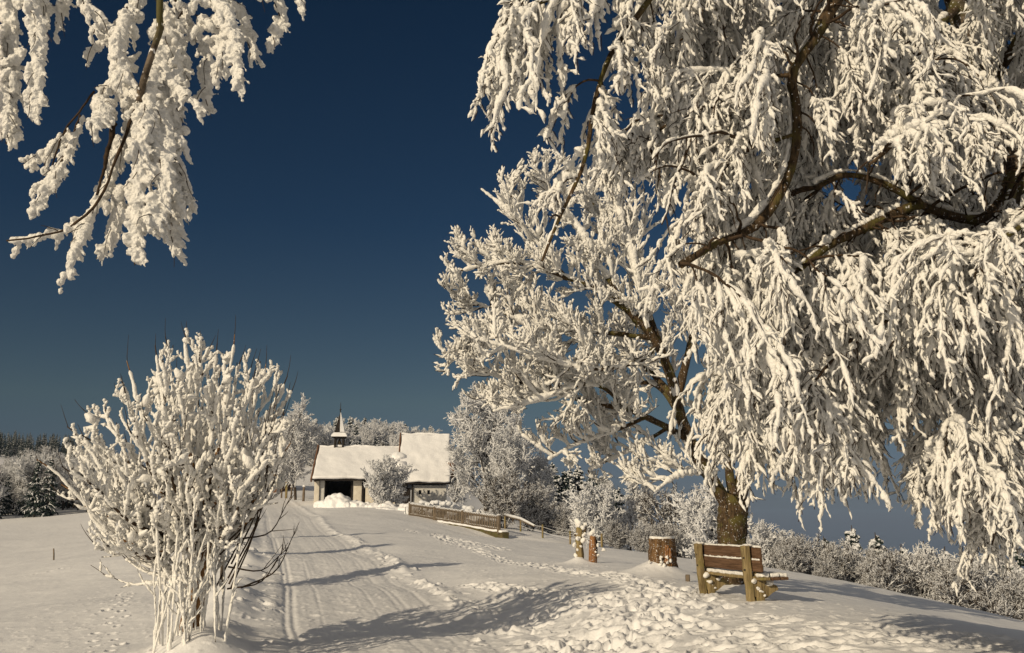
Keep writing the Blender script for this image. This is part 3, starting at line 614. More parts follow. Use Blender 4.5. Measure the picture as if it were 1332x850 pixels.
# ================================================================== tree A : branch hanging in from the upper left
def tree_a():
    rg = np.random.default_rng(8)
    b = np.array([-2.6, -1.6, gz(-2.6, -1.6)-.1]); Q_ = .64
    root = empty('birch_tree', b, label='birch reaching in at the top left with one drooping snow-laden branch', cat='tree')
    top = np.array([-2.6, .9, 3.4])
    tb = Tubes(); P = smooth_path([b, b+[.05, .05, 1.2], b+[.3, .4, 2.8], b+[.6, .9, 4.2], b+[.7, 1.0, 5.6]], 50)[None]
    tb.add(P, taper(1, 50, .13, .04), 14, .04, .04, rg); join_parts(root, 'trunk', tb, M['birch'])
    Y = 3.9*Q_; s0 = P[0, 34]
    wood = Tubes(); fr = Tubes()
    def path(q, K=20): return smooth_path([W(x, y, Y+(dz[0] if dz else 0)) for x, y, *dz in q], K)
    main = smooth_path([s0, W(-60, -420, 1.5), W(120, -190, 2.1), W(205, -60, 2.40), W(208, 5, Y-.085), W(207, 42, Y-.09), W(191, 90, Y-.09), W(180, 132, Y-.07)], 60)[None]
    tb = Tubes(); tb.add(main, np.interp(np.linspace(0, 1, 60), [0, .6, 1], [.045, .017, .008])[None], 12, .1, .12, rg); join_parts(root, 'limb', tb, M['birch'])
    stems = [  # photo-traced stems: (points, wood radius, frost r0, frost r1, frost?)
     ([(150,160),(138,190),(128,225),(118,250)], .010, .0, 0),
     ([(182,128),(160,188),(143,238),(116,282),(95,296),(50,308),(12,314)], .007, .020, .014),
     ([(123,119),(100,148),(82,172),(66,205),(54,240),(49,270)], .0045, .0, 0),
     ([(208,5),(222,70),(228,140),(226,200),(222,250),(226,300),(224,330)], .006, .05, .022),
     ([(205,60),(190,140),(180,200),(172,260),(172,320),(175,345)], .005, .045, .020),
     ([(182,128),(165,120),(140,105),(125,118)], .005, .035, .02),
     ([(150,175),(140,215),(133,250)], .004, .030, .016),
     ([(200,100),(205,170),(208,230),(200,270),(195,295)], .005, .050, .022),
     ([(220,200),(235,250),(240,270)], .004, .03, .018),
     ([(104,150),(90,190),(78,215),(60,250),(54,268)], .004, .030, .018),
     ([(88,170),(68,186),(48,200),(30,216)], .003, .028, .016),
     ([(80,222),(58,234),(38,244)], .003, .025, .014),
     ([(116,282),(110,300),(95,330),(88,352)], .004, .026, .013),
     ([(150,250),(150,280),(140,310),(125,335)], .004, .030, .013),
     ([(165,240),(185,270),(200,290),(205,300)], .004, .026, .014),
     ([(228,0),(240,30),(262,60),(266,110),(264,135)], .005, .034, .016),
     ([(250,-20),(290,30),(300,70),(302,100),(303,118)], .005, .04, .018),
     ([(270,-20),(310,10),(325,45),(330,78)], .005, .035, .016),
     ([(300,-40),(350,-10),(360,25),(350,45),(344,60)], .005, .034, .016),
     ([(330,-50),(375,-15),(388,8)], .004, .028, .012),
     ([(255,20),(285,50),(280,90),(274,100)], .004, .03, .016),
     ([(-30,-60),(5,10),(15,70),(14,130),(8,182)], .006, .045, .016),
     ([(-10,-60),(30,0),(40,60),(38,110),(30,152)], .006, .04, .016),
     ([(-40,0),(-10,60),(0,120),(4,170)], .006, .045, .02),
     ([(40,-60),(60,-5),(62,20),(66,36)], .005, .03, .014),
     ([(90,-60),(88,-5),(80,15),(76,30)], .005, .03, .012),
     ([(190,-30),(165,10),(140,40),(118,60)], .005, .032, .016),
     ([(130,-40),(110,0),(130,25),(125,40)], .005, .03, .012),
     ([(165,10),(155,50),(150,90),(165,115)], .005, .04, .022),
     ([(205,60),(215,100),(245,130),(255,140)], .004, .03, .012),
     ([(240,10),(225,40),(235,80),(225,120)], .004, .04, .03),
     ([(150,60),(160,100),(170,150),(160,175)], .004, .035, .025),
     ([(128,130),(140,150),(118,168)], .004, .036, .02),
    ]
    hang = []
    for q, rw, f0, f1 in stems:
        rw *= Q_; f0 *= Q_; f1 *= Q_
        dz = Q_*rg.uniform(-.25, .25) if rw < .0065*Q_ and f0 > .02*Q_ else 0
        Pq = smooth_path([W(x, y, Y+dz*min(1, i/2)) for i, (x, y) in enumerate(q)], 22)[None]
        Pq = Pq+np.r_[np.zeros((1, 3)), np.cumsum(rg.normal(0, .003*Q_, (21, 3)), 0)][None]
        wp_ = np.array([W(*PX(p_), p_[1]-(.055 if rw > .0042 else .0)) for p_ in Pq[0]])[None]
        wood.add(wp_, taper(1, 22, rw*1.15, rw*.5), 7, .1, .08, rg)
        if f0:
            L = np.linalg.norm(np.diff(Pq[0], axis=0), axis=1).sum()
            K = int(L/(.009*Q_))+6
            Pf = Pq+[f0*.35, 0, 0]
            frost_tubes(fr, Pf, f0*.78, f1*.9, K, 12, .05, .06, up=.2, wind=0, rg=rg, wr=rw, vary=.15)
            nf = int(L/(.006*Q_))+4; tf = np.sort(rg.random(nf))[None]; pf, Tf = samp(Pf, tf); pf = pf[0]; Tf = Tf[0]
            df = np.c_[rg.normal(.75, .35, nf), rg.normal(-.1, .3, nf), rg.normal(-.45, .3, nf)]+Tf*.35
            Sf = grow(pf, df, rg.uniform(.4, 1.25, nf)*(f0*1.5), 7, .12, (0, 0, -1), .08, rg)
            fr.add(Sf, np.linspace(1, .22, 7)[None]*rg.uniform(.35, .6, (nf, 1))*f0*.62, 8, .12, .15, rg)
            m = int(L/(.05*Q_))+2
            p, d, l = spawn(Pq, np.array([1.]), m, .05, .97, (25, 70), (.05*Q_, .15*Q_), up=-.55, rg=rg, taper=.3)
            S2 = grow(p, d, l, 8, .16, (0, 0, -1), .22, rg); frost_tubes(fr, S2, f0*.5, f1*.55, 18, 9, .08, .1, rg=rg, wr=.0013, up=.3, wind=.7)
            k = rg.random(len(S2)) < .35; T2 = grow(p[k], d[k], l[k]*1.25, 6, .16, (0, 0, -1), .2, rg)+[.008, -.019, -.003]; wood.add(T2, taper(len(T2), 6, 0.0014, .0007), 4)
    # broad pads of rime between neighbouring stems
    for (x, y, w_, h_) in [(222,120,30,60),(215,170,34,60),(205,220,30,50),(222,250,22,50),(180,130,26,40),(160,130,26,30),(195,180,30,40),(165,280,26,40),(185,285,22,40),(118,305,26,22),(140,270,20,30),(235,90,24,50),(170,50,24,50),(150,80,22,40),(200,140,22,44),(10,60,22,60),(20,110,18,60),(35,60,14,50),(300,60,16,40),(275,40,20,36),(320,30,16,34),(250,30,18,40),(345,5,14,28),(215,60,16,40),(230,190,20,40),(210,280,18,36),(155,190,16,30),(62,200,12,24),(90,190,10,24)]:
        n_ = 9; c_ = np.array([W(x+rg.normal(0, w_*.45), y+rg.normal(0, h_*.45), Y+rg.normal(0, .03)) for _ in range(n_)])
        B = grow(c_, rg.normal(0, 1, (n_, 3))*[1, .5, .3]+[0, 0, -.9], rg.uniform(.5, 1.3, n_)*h_/F*Y*.6, 8, .22, (0, 0, -1), .2, rg)
        fr.add(B, np.sin(np.linspace(.25, 3.05, 8))[None]*rg.uniform(.35, .8, (n_, 1))*w_*.42/F*Y, 10, .2, .12, rg)
    # merge the rime into clumps with a voxel remesh, then roughen it
    me = fr.mesh('rime_src'); tmp = bpy.data.objects.new('rime_src', me); COL.objects.link(tmp)
    md = tmp.modifiers.new('r', 'REMESH'); md.mode = 'VOXEL'; md.voxel_size = .0028; md.use_smooth_shade = True
    dg = bpy.context.evaluated_depsgraph_get(); dg.update(); m2 = bpy.data.meshes.new_from_object(tmp.evaluated_get(dg)); bpy.data.objects.remove(tmp)
    nv = len(m2.vertices); co = np.empty(nv*3, np.float32); m2.vertices.foreach_get('co', co); co = co.reshape(-1, 3).astype(float); no = np.empty(nv*3, np.float32); m2.vertex_normals.foreach_get('vector', no); no = no.reshape(-1, 3)
    q = co.copy(); dsp = .30*vnoise(q[:, 0]*1+q[:, 1]*.7, q[:, 2]+q[:, 1]*.3, .03, 2)+.45*vnoise(q[:, 0]+q[:, 1]*.6, q[:, 2]-q[:, 1]*.5, .012, 3)+0.65*vnoise(q[:, 0]-q[:, 1]*.8, q[:, 2]+q[:, 1], .0055, 4)
    co = co+no*(dsp*.0056)[:, None]
    # drop stray crumbs: connected pieces smaller than a clump
    ed = np.empty(len(m2.edges)*2, np.int32); m2.edges.foreach_get('vertices', ed); ed = ed.reshape(-1, 2); lab = np.arange(nv)
    for _ in range(400):
        o_ = lab.copy(); np.minimum.at(lab, ed[:, 0], lab[ed[:, 1]]); np.minimum.at(lab, ed[:, 1], lab[ed[:, 0]]); lab = lab[lab]; lab = lab[lab]
        if (lab == o_).all(): break
    small = np.bincount(lab, minlength=nv)[lab] < 1500
    co[small] = co[~small][0]
    m2.vertices.foreach_set('co', co.astype(np.float32).ravel()); m2.update(); m2.polygons.foreach_set('use_smooth', np.ones(len(m2.polygons), bool)); m2.materials.clear()
    print('A verts', nv)
    link('frost', m2, M['frostnear'], root); join_parts(root, 'twigs', wood, M['twig'])
tree_a()

# ================================================================== solid builder for timber, masonry, snow caps
def rotz(a): c, s_ = math.cos(a), math.sin(a); return np.array([[c, -s_, 0], [s_, c, 0], [0, 0, 1.]])
def rotx(a): c, s_ = math.cos(a), math.sin(a); return np.array([[1., 0, 0], [0, c, -s_], [0, s_, c]])
def roty(a): c, s_ = math.cos(a), math.sin(a); return np.array([[c, 0, s_], [0, 1., 0], [-s_, 0, c]])
class MB:
    def __init__(s): s.V = []; s.Q = []; s.T = []; s.n = 0
    def raw(s, V, Q=(), T=()):
        V = np.asarray(V, float)
        if len(Q): s.Q.append(np.asarray(Q)+s.n)
        if len(T): s.T.append(np.asarray(T)+s.n)
        s.V.append(V); s.n += len(V)
    def box(s, c, size, r=.01, res=(4, 4, 4), rot=None, amp=0., ns=.1, seed=0, warp=None):
        """rounded block with optional surface irregularity"""
        hx = np.array(size)/2; r = min(r, hx.min()*.98); Vs = []; Qs = []; n = 0
        for ax in range(3):
            a, b = (ax+1) % 3, (ax+2) % 3
            na, nb = res[a], res[b]
            def prm(k, h):     # extra rows close to the rim so that the edge is round
                e = r/h if h > 0 else 0
                core = np.linspace(-1+e, 1-e, max(k, 1)+1); ed = (1-np.cos(np.linspace(0, np.pi/2, 4)))[:-1] if r > .004 else np.array([0.])
                return np.concatenate([-1+ed*e, core, (1-ed*e)[::-1]])
            ga, gb = np.meshgrid(prm(na, hx[a]), prm(nb, hx[b]), indexing='ij')
            for sg in (-1, 1):
                p = np.zeros(ga.shape+(3,)); p[..., a] = ga*hx[a]; p[..., b] = gb*hx[b]; p[..., ax] = sg*hx[ax]
                m, k = ga.shape; i, j = np.meshgrid(np.arange(m-1), np.arange(k-1), indexing='ij'); q = (i*k+j).ravel()
                f = np.stack([q, q+k, q+k+1, q+1], 1)
                if sg < 0: f = f[:, ::-1]
                Vs.append(p.reshape(-1, 3)); Qs.append(f+n); n += m*k
        V = np.concatenate(Vs); Q = np.concatenate(Qs)
        key, inv = np.unique(np.round(V, 5), axis=0, return_inverse=True); V = key; Q = inv.reshape(-1)[Q]
        core = np.clip(V, -(hx-r), hx-r); d = V-core; l = np.linalg.norm(d, axis=1, keepdims=True)
        V = core+np.where(l > 1e-9, d/np.maximum(l, 1e-9)*r, 0)
        if amp:
            o = seed*3.1
            for k_ in range(3):
                V[:, k_] += amp*vnoise(V[:, (k_+1) % 3]+V[:, k_]*.3+o, V[:, (k_+2) % 3]+V[:, k_]*.5+o*2, ns, 50+k_)+amp*.5*vnoise(V[:, (k_+1) % 3]+o, V[:, (k_+2) % 3]+V[:, k_], ns*.4, 60+k_)
        if warp: V = warp(V)
        if rot is not None: V = V@np.asarray(rot).T
        s.raw(V+np.asarray(c, float), Q)
    def prism(s, poly, y0, y1, axis='y'):
        """polygon in x,z extruded along y"""
        p = np.array(poly, float); n = len(p); V = []
        for y in (y0, y1):
            for a, b in p: V.append((a, y, b) if axis == 'y' else (y, a, b))
        c0, c1 = len(V), len(V)+1
        m = p.mean(0); V += [(m[0], y0, m[1]), (m[0], y1, m[1])] if axis == 'y' else [(y0, m[0], m[1]), (y1, m[0], m[1])]
        Q = [(i, (i+1) % n, n+(i+1) % n, n+i) for i in range(n)]
        T = [(c0, (i+1) % n, i) for i in range(n)]+[(c1, n+i, n+(i+1) % n) for i in range(n)]
        s.raw(V, Q, T)
    def tube(s, path, rad, S=10, lump=0, jit=0):
        t = Tubes(); P = np.array(path, float)[None]; t.add(P, np.broadcast_to(np.asarray(rad, float), (1, P.shape[1])), S, lump, jit, rng)
        s.raw(t.V[0], t.F[0])
        for e, o in ((0, 0), (P.shape[1]-1, (P.shape[1]-1)*S)):
            c = P[0, e][None]; k = s.n; s.raw(c, (), [(-S*P.shape[1]+o+(q if e else (q+1) % S), -S*P.shape[1]+o+((q+1) % S if e else q), 0) for q in range(S)])
    def build(s, name, mat, parent=None, smooth=True, local=True, label=None):
        o = link(name, mesh_np(name, np.concatenate(s.V), [np.concatenate(x) for x in (s.Q, s.T) if x], smooth), mat, parent, local)
        if label: o['label'] = label
        return o
def blobs(mb, items, seed=0, amp=.12, ns=.5, sub=5):
    """heap of noisy lumps: items (x,y,z,rx,ry,rz)"""
    bm = bmesh.new(); bmesh.ops.create_icosphere(bm, subdivisions=sub, radius=1); v0 = np.array([v.co[:] for v in bm.verts]); f0 = np.array([[v.index for v in f.verts] for f in bm.faces]); bm.free()
    for k, (x, y, z, a, b, c) in enumerate(items):
        V = v0*[a, b, c]+[x, y, z]; dn = vnoise(V[:, 0]+V[:, 1]*.5+seed, V[:, 2]+V[:, 1]*.7+k, ns, 70)+.5*vnoise(V[:, 0]-V[:, 1]*.5+seed, V[:, 2]+V[:, 0]*.4, ns*.4, 71)
        V = V+v0*(amp*dn)[:, None]; mb.raw(V, (), f0)

M['plank'] = wood_mat('plank_weathered', (.07, .038, .02), (.17, .10, .06), (2.5, 40, 40), .7, .004)
M['post'] = wood_mat('post_pale', (.13, .095, .045), (.36, .28, .145), (30, 30, 2.5), .7, .006, moss=(.20, .17, .06))
M['stump'] = wood_mat('stump_bark', (.06, .033, .014), (.21, .125, .058), (16, 16, 4), .9, .02, frost=.35)
M['orange'] = wood_mat('wood_orange', (.13, .055, .018), (.34, .17, .07), (20, 20, 3), .7, .01, frost=.5)
M['plaster'] = wood_mat('plaster', (.50, .49, .47), (.64, .63, .60), (1.5, 1.5, 1.5), .2, .01)
M['cream'] = wood_mat('plaster_cream', (.55, .50, .42), (.72, .67, .58), (1.5, 1.5, 1.5), .2, .01)
M['darkwood'] = wood_mat('wood_dark', (.012, .010, .009), (.04, .032, .027), (12, 12, 3), .4, .01)
M['redwood'] = wood_mat('wood_red', (.10, .05, .03), (.22, .125, .08), (12, 12, 3), .4, .01)
M['fence'] = wood_mat('fence_wood', (.09, .07, .05), (.24, .19, .14), (15, 15, 4), .5, .01)
M['concrete'] = wood_mat('mossy_wall', (.055, .045, .02), (.15, .12, .06), (2, 2, 6), .6, .02, moss=(.09, .085, .03))
M['glass'] = wood_mat('window_dark', (.01, .012, .015), (.02, .022, .026), (2, 2, 2), .05, .01, rough=.15)
M['bell'] = wood_mat('bronze', (.05, .035, .02), (.09, .07, .04), (9, 9, 9), .1, .01, rough=.45)
M['iron'] = wood_mat('iron', (.02, .02, .02), (.05, .045, .04), (30, 30, 30), .3, .002, rough=.6)

# ------------------------------------------------------------------ bench
def bench():
    near = np.array([3.23, 13.55]); zg = gz(3.15, 13.8)-.02
    rz = math.atan2(1.5, -.36)
    t = empty('park_bench', (near[0], near[1], zg), rz, label='weathered wooden bench seen from behind, snow on its seat', cat='bench')
    Ln = 1.54
    for k, x in enumerate((0, Ln)):
        lean = -.07 if k == 0 else -.09
        m = MB(); m.box((x, .0, .31), (.125, .085, .90), .012, (3, 3, 24), rotx(lean)@roty(.02*(1-2*k)), .008, .12, k+1)
        p = m.build('post', M['post'], t, label='split rear post standing in the snow')
        m = MB(); m.box((x+.005, -.15, .26), (.12, .12, .5), .012, (3, 3, 12), rotx(.02), .01, .1, k+8); m.build('leg', M['post'], t)
        for z in (.60, .44):
            m = MB(); m.tube([(x-.02, .03+.02, z), (x-.02, .072, z)], .012, 8); m.build('bolt', M['iron'], p)
        m = MB(); prof = [(-.42, .02), (-.40, .07), (-.27, .12), (-.16, .21), (.0, .19), (.02, -.02), (-.16, -.12), (-.25, -.08), (-.33, -.02)]
        m.prism([(a, b+.155) for a, b in prof], x-.045, x+.045, 'x')
        o = m.build('bracket', M['post'], t, smooth=False)
        m = MB(); m.box((x, -.0, .77), (.125, .085, .03), .013, (3, 3, 1), None, .006, .05, k); m.build('snow_cap', M['frost'], p)
        m = MB(); blobs(m, [(x-.05, -.1, .2, .024, .03, .02), (x-.05, -.16, .15, .02, .03, .018), (x-.06, -.24, .24, .04, .03, .02), (x-.05, -.06, .29, .022, .03, .02), (x-.05, -.3, .27, .03, .03, .02), (x-.05, -.2, .10, .02, .02, .015)], 3+k, .03, .06, 3); m.build('clinging_snow', M['frost'], t)
    for k, (z, h, y) in enumerate(((.655, .175, -.072), (.495, .155, -.060))):
        m = MB(); m.box((Ln/2, y, z), (Ln+.5+.05*k, .038, h), .006, (40, 1, 6), rotx(-.08), .004, .2, k+20); m.build('back_plank', M['plank'], t)
        m = MB(); m.box((Ln/2, y-.006, z+h/2+.006), (Ln+.48, .044, .03), .013, (70, 1, 1), None, .009, .06, k+30); m.build('snow_strip', M['frost'], t)
    for k, y in enumerate((-.155, -.31, -.45)):
        m = MB(); m.box((Ln/2, y, .325), (Ln+.42-.04*k, .125, .04), .006, (40, 3, 1), None, .004, .2, k+40); m.build('seat_plank', M['plank'] if k else M['post'], t)
    m = MB()
    for k, y in enumerate((-.155, -.31, -.45)): m.box((Ln/2, y, .37), (Ln+.40-.04*k, .125, .06), .025, (80, 8, 2), None, .008, .08, k+50)
    m.build('seat_snow', M['frost'], t)
bench()

# ------------------------------------------------------------------ stumps
def stump():
    x, y = ST_P[0], ST_P[1]; z = gz(x, y)
    t = empty('tree_stump', (x, y, z), 0, label='broad sawn tree stump left of the bench with snow heaped at its foot', cat='stump')
    n, K = 44, 22; an = np.linspace(0, 2*np.pi, n, endpoint=False); V = []
    for i in range(K):
        u = i/(K-1); r = .25+.07*(1-u)**2+.05*np.exp(-u*9)
        rr_ = r*(1+.05*np.sin(an*5+1)+.06*np.sin(an*9+u*2)+.05*rng.normal(0, 1, n)*.6+.10*np.exp(-u*4)*np.sin(an*4))
        V.append(np.c_[rr_*np.cos(an), rr_*np.sin(an), np.full(n, -.12+u*.80)])
    V = np.concatenate(V); q = [(i*n+j, i*n+(j+1) % n, (i+1)*n+(j+1) % n, (i+1)*n+j) for i in range(K-1) for j in range(n)]
    m = MB(); m.raw(np.r_[V, [[0, 0, .69]]], q, [((K-1)*n+j, (K-1)*n+(j+1) % n, K*n) for j in range(n)]); m.build('bark', M['stump'], t)
    m = MB(); m.box((0, 0, .70), (.50, .50, .05), .024, (12, 12, 1), None, .008, .1, 3, warp=lambda V: V*np.c_[np.minimum(1, .25/np.maximum(np.hypot(V[:, 0], V[:, 1]), 1e-6)), np.minimum(1, .25/np.maximum(np.hypot(V[:, 0], V[:, 1]), 1e-6)), np.ones(len(V))]); m.build('snow_cap', M['frost'], t)
    m = MB(); m.box((.05, -.27, .38), (.07, .05, .34), .015, (3, 3, 10), roty(.06), .012, .07, 5); m.box((.12, -.25, .30), (.05, .05, .40), .015, (3, 3, 10), roty(-.04), .012, .07, 6); m.build('loose_bark', M['orange'], t)
    m = MB(); blobs(m, [(-.05+rng.normal(0, .09), -.29+rng.normal(0, .02), rng.uniform(.02, .4), *(rng.uniform(.015, .04, 3))) for _ in range(16)], 5, .02, .05, 2); m.build('clinging_snow', M['frost'], t)
stump()
def old_posts():
    x, y = PS_P[0], PS_P[1]; z = gz(x, y)
    t = empty('wooden_post', (x-.16, y+.05, z), 0, label='taller broken mossy post left of the stump, a snow lump on top', cat='post')
    m = MB(); m.tube([(0, 0, -.2), (.0, 0, .2), (-.02, 0, .5), (.0, 0, .78), (-.03, 0, .9)], [.11, .10, .09, .085, .05], 14, .06, .06); m.build('stem', M['post'], t)
    m = MB(); m.tube([(.03, 0, .55), (.12, -.02, .68), (.16, -.02, .86)], [.045, .04, .02], 9, .08, .08); m.tube([(-.03, 0, .6), (-.13, 0, .68)], [.03, .015], 8, .08, .08); m.build('broken_branch', M['bark'], t)
    m = MB(); blobs(m, [(-.03, 0, .96, .10, .10, .11), (.05, -.02, .83, .06, .06, .05), (.15, -.02, .9, .06, .05, .05), (-.1, -.04, .42, .05, .05, .08), (-.1, -.03, .2, .05, .05, .06), (.08, -.07, .55, .05, .04, .04), (.1, -.07, .68, .05, .04, .05), (-.08, -.05, .7, .05, .04, .03)]+[(rng.normal(0, .10), -.08, rng.uniform(.1, .9), *rng.uniform(.015, .035, 3)) for _ in range(10)], 9, .04, .08, 3); m.build('snow_cap', M['frost'], t)
    t = empty('wooden_post', (x+.14, y-.12, z-.02), 0, label='shorter orange-brown post right of the taller mossy one', cat='post')
    m = MB(); m.tube([(0, 0, -.2), (.0, 0, .1), (0, 0, .4), (.01, 0, .66)], [.10, .095, .085, .07], 14, .05, .06); m.build('stem', M['orange'], t)
    m = MB(); m.tube([(.06, .03, .0), (.09, .02, .5), (.07, 0, .62)], [.05, .045, .02], 10, .05, .05); m.build('bark_strip', M['darkwood'], t)
    m = MB(); blobs(m, [(.0, 0, .72, .07, .06, .06), (.03, -.02, .78, .05, .05, .07), (.12, -.04, .45, .03, .03, .05), (.13, -.02, .2, .03, .04, .05), (.27, .0, .33, .045, .04, .045)]+[(rng.normal(.02, .07), -.085, rng.uniform(.05, .6), *rng.uniform(.012, .028, 3)) for _ in range(6)], 4, .03, .06, 3); m.build('snow_cap', M['frost'], t)
old_posts()

# ------------------------------------------------------------------ chapel
def chapel():
    O = W(408, 657, 79.5); s = .0638       # metres per photo pixel there
    t = empty('chapel', O, R(5), label='white chapel with snowy roofs, open porch and bell turret beyond the road', cat='chapel')
    X = lambda px: (px-408)*s
    Z = lambda py: (657-py)*s
    # porch and low nave: walls
    m = MB(); m.box((X(411), .25, Z(642)-.3), (.40, .5, Z(627)-Z(657)+.6), .02, (2, 2, 4)); p1 = m.build('pillar', M['cream'], t)
    m = MB(); m.box((X(418.3)-.05, .35, .8), (.36, .35, 2.5), .02, (2, 2, 4)); m.build('pillar', M['plaster'], t, label='grey pillar left of the dark opening')
    m = MB(); m.box((X(462), .3, .8), (X(468)-X(456), .30, 2.4), .02, (3, 2, 4)); m.box((X(488)+.25, .35, .75), (X(508)-X(468)-.1, .3, 2.4), .02, (3, 2, 4)); m.box((X(412), 4.2, .8), (.3, 7.0, 2.4), .02, (2, 4, 2)); m.box((X(464), 6.8, .8), (X(520)-X(410), .3, 2.4), .02, (2, 4, 2)); m.box((X(455.6), 2.4, .8), (.2, 3.9, 2.4), .02, (2, 4, 2)); m.build('wall', M['cream'], t)
    m = MB(); m.box((X(438), 4.5, .85), (X(456)-X(421), .1, 2.3), .01, (2, 1, 2)); m.box((X(419.5), 2.3, .85), (.1, 4.2, 2.3), .01, (1, 2, 2)); m.build('porch_back_wall', M['darkwood'], t)
    m = MB()
    for px in (469.5, 455.5): m.box((X(px), .18, .8), (.16, .16, 2.35), .01, (1, 1, 2))
    m.build('timber_post', M['darkwood'], t)
    # low roof : eave y=-.5 z=Z(627), ridge y=3.6
    ez, rz_, y0, y1 = Z(627), 4.82, -.55, 3.6
    x0, x1 = X(406), X(521)
    def slope(m, xa, xb, ya, za, yb, zb, th, r=.05, amp=0, res=(20, 12, 1), ns=.6, off=0):
        L_ = math.hypot(yb-ya, zb-za); a = math.atan2(zb-za, yb-ya); nrm = np.array([0, -math.sin(a), math.cos(a)])
        m.box(np.array([(xa+xb)/2, (ya+yb)/2, (za+zb)/2])+nrm*(th/2+off), (xb-xa, L_, th), r, res, rotx(a), amp, ns, 4)
    m = MB(); slope(m, x0, x1, y0, ez, y1, rz_-.12, .10); slope(m, x0, x1, 2*y1-y0, ez, y1, rz_-.12, .10); rf = m.build('roof', M['darkwood'], t)
    m = MB(); slope(m, x0+.03, x1+.1, y0-.03, ez+.02, y1, rz_-.10, .26, .12, .05, (60, 26, 2), 1.2, .103); slope(m, x0+.03, x1+.1, 2*y1-y0+.03, ez+.02, y1, rz_-.10, .26, .12, .05, (40, 16, 2), 1.2, .103); m.box(((x0+x1)/2, y1, rz_+.18), (x1-x0, .5, .22), .1, (50, 2, 2), None, .05, .8, 3)
    m.build('snow', M['roofsnow'], rf)
    m = MB()
    for sg in (1, -1): slope(m, x0-.14, x0-.02, y1-sg*(y1-y0+.1), ez-.12, y1, rz_+.10, .30, .02, 0, (1, 4, 2))
    m.build('bargeboard', M['redwood'], t)
    m = MB(); m.prism([(y0+.3, Z(627)-.05), (y1, rz_-.15), (2*y1-y0-.3, Z(627)-.05)], x0+.10, x0+.2, 'x'); m.build('gable', M['redwood'], t, smooth=False)
    # taller nave on the right
    nx0, nx1 = X(515), X(582); nez, nrz, ny0, ny1 = Z(631)+.0, 6.0, -.35, 4.4
    wl, wr = X(533), X(563)
    m = MB()
    zc = nez-.05; h = zc+.6
    # front wall with two window openings (frames butt into the gaps)
    wx = [(X(541), X(544.5)), (X(552), X(555.5))]; wz0, wz1 = Z(643.5), Z(638)
    cuts = [X(533)]+[c for w_ in wx for c in w_]+[X(582)-.35]
    for k in range(0, len(cuts)-1, 2): m.box(((cuts[k]+cuts[k+1])/2, .35, zc-h/2), (cuts[k+1]-cuts[k], .3, h), .003, (2, 1, 2))
    for a, b in wx:
        m.box(((a+b)/2, .35, (zc+wz1)/2), (b-a, .296, zc-wz1), .002, (1, 1, 1)); m.box(((a+b)/2, .35, (wz0-.6)/2), (b-a, .296, wz0+.6), .002, (1, 1, 1))
    m.box((X(534), .5+4, zc-h/2), (.3, 7.4, h), .003, (1, 2, 2)); m.box((nx1-.5, .2+4.2, zc-h/2), (.3, 8.0, h), .003, (1, 2, 2)); m.box(((wl+nx1)/2, 8.4, zc-h/2), (nx1-wl-.3, .3, h), .003, (2, 1, 2))
    m.prism([(.25, zc-.02), (ny1, nrz-.35), (8.55, zc-.02)], nx1-.66, nx1-.36, 'x'); m.prism([(.25, zc-.02), (ny1, nrz-.35), (8.55, zc-.02)], nx0+.3, nx0+.6, 'x')
    m.build('nave_wall', M['plaster'], t, smooth=False)
    for a, b in wx:
        m = MB(); m.box(((a+b)/2, .42, (wz0+wz1)/2), (b-a+.0, .05, wz1-wz0), .005, (1, 1, 1)); w_ = m.build('window', M['darkwood'], t)
        m = MB(); m.box(((a+b)/2, .39, (wz0+wz1)/2), (b-a-.06, .01, wz1-wz0-.06), .002, (1, 1, 1)); m.build('pane', M['glass'], w_)
    m = MB(); m.box((X(525), .3, 0.45), (X(530)-X(519), .10, 1.9), .01, (1, 1, 1)); m.build('door', M['darkwood'], t)
    m = MB(); m.box((X(532.8), .15, .75), (.14, .14, 2.1), .01, (1, 1, 1)); m.build('downpipe', M['darkwood'], t)
    m = MB(); slope(m, nx0, nx1, ny0, nez, ny1, nrz-.12, .10); slope(m, nx0, nx1, 2*ny1-ny0, nez, ny1, nrz-.12, .10); rf = m.build('roof', M['darkwood'], t, label='steep roof of the taller part')
    m = MB(); slope(m, nx0+.03, nx1-.03, ny0-.03, nez+.02, ny1, nrz-.10, .26, .12, .05, (40, 36, 2), 1.0, .103); slope(m, nx0+.03, nx1-.03, 2*ny1-ny0+.03, nez+.02, ny1, nrz-.10, .26, .12, .05, (30, 16, 2), 1.0, .103); m.box(((nx0+nx1)/2, ny1, nrz+.18), (nx1-nx0-.05, .5, .22), .1, (30, 2, 2), None, .05, .8, 3)
    m.build('snow', M['roofsnow'], rf)
    m = MB()
    for sg in (1, -1): slope(m, nx0-.12, nx0-.01, ny1-sg*(ny1-ny0+.1), nez-.12, ny1, nrz+.10, .30, .02, 0, (1, 4, 2)); 
    m.build('bargeboard', M['redwood'], t)
    m = MB(); blobs(m, [(X(517), 1.5, 3.15, .75, 1.3, .6), (X(515), 2.5, 3.95, .8, 1.2, .55)], 5, .15, .7, 4); m.build('valley_snow', M['roofsnow'], t)
    m = MB(); m.box((X(583), 1.0, 2.9), (.5, .5, 1.3), .02, (1, 1, 2)); ch = m.build('chimney', M['redwood'], t); m = MB(); m.box((X(583), 1.0, 3.6), (.6, .6, .16), .07, (4, 4, 1), None, .03, .3); m.build('snow_cap', M['roofsnow'], ch)
    # bell turret
    bx, by = X(432.5), y1; bz = rz_
    m = MB()
    for a in (-1, 1):
        for b in (-1, 1): m.box((bx+a*.34, by+b*.34, bz+.42), (.15, .15, 1.1), .01, (1, 1, 1))
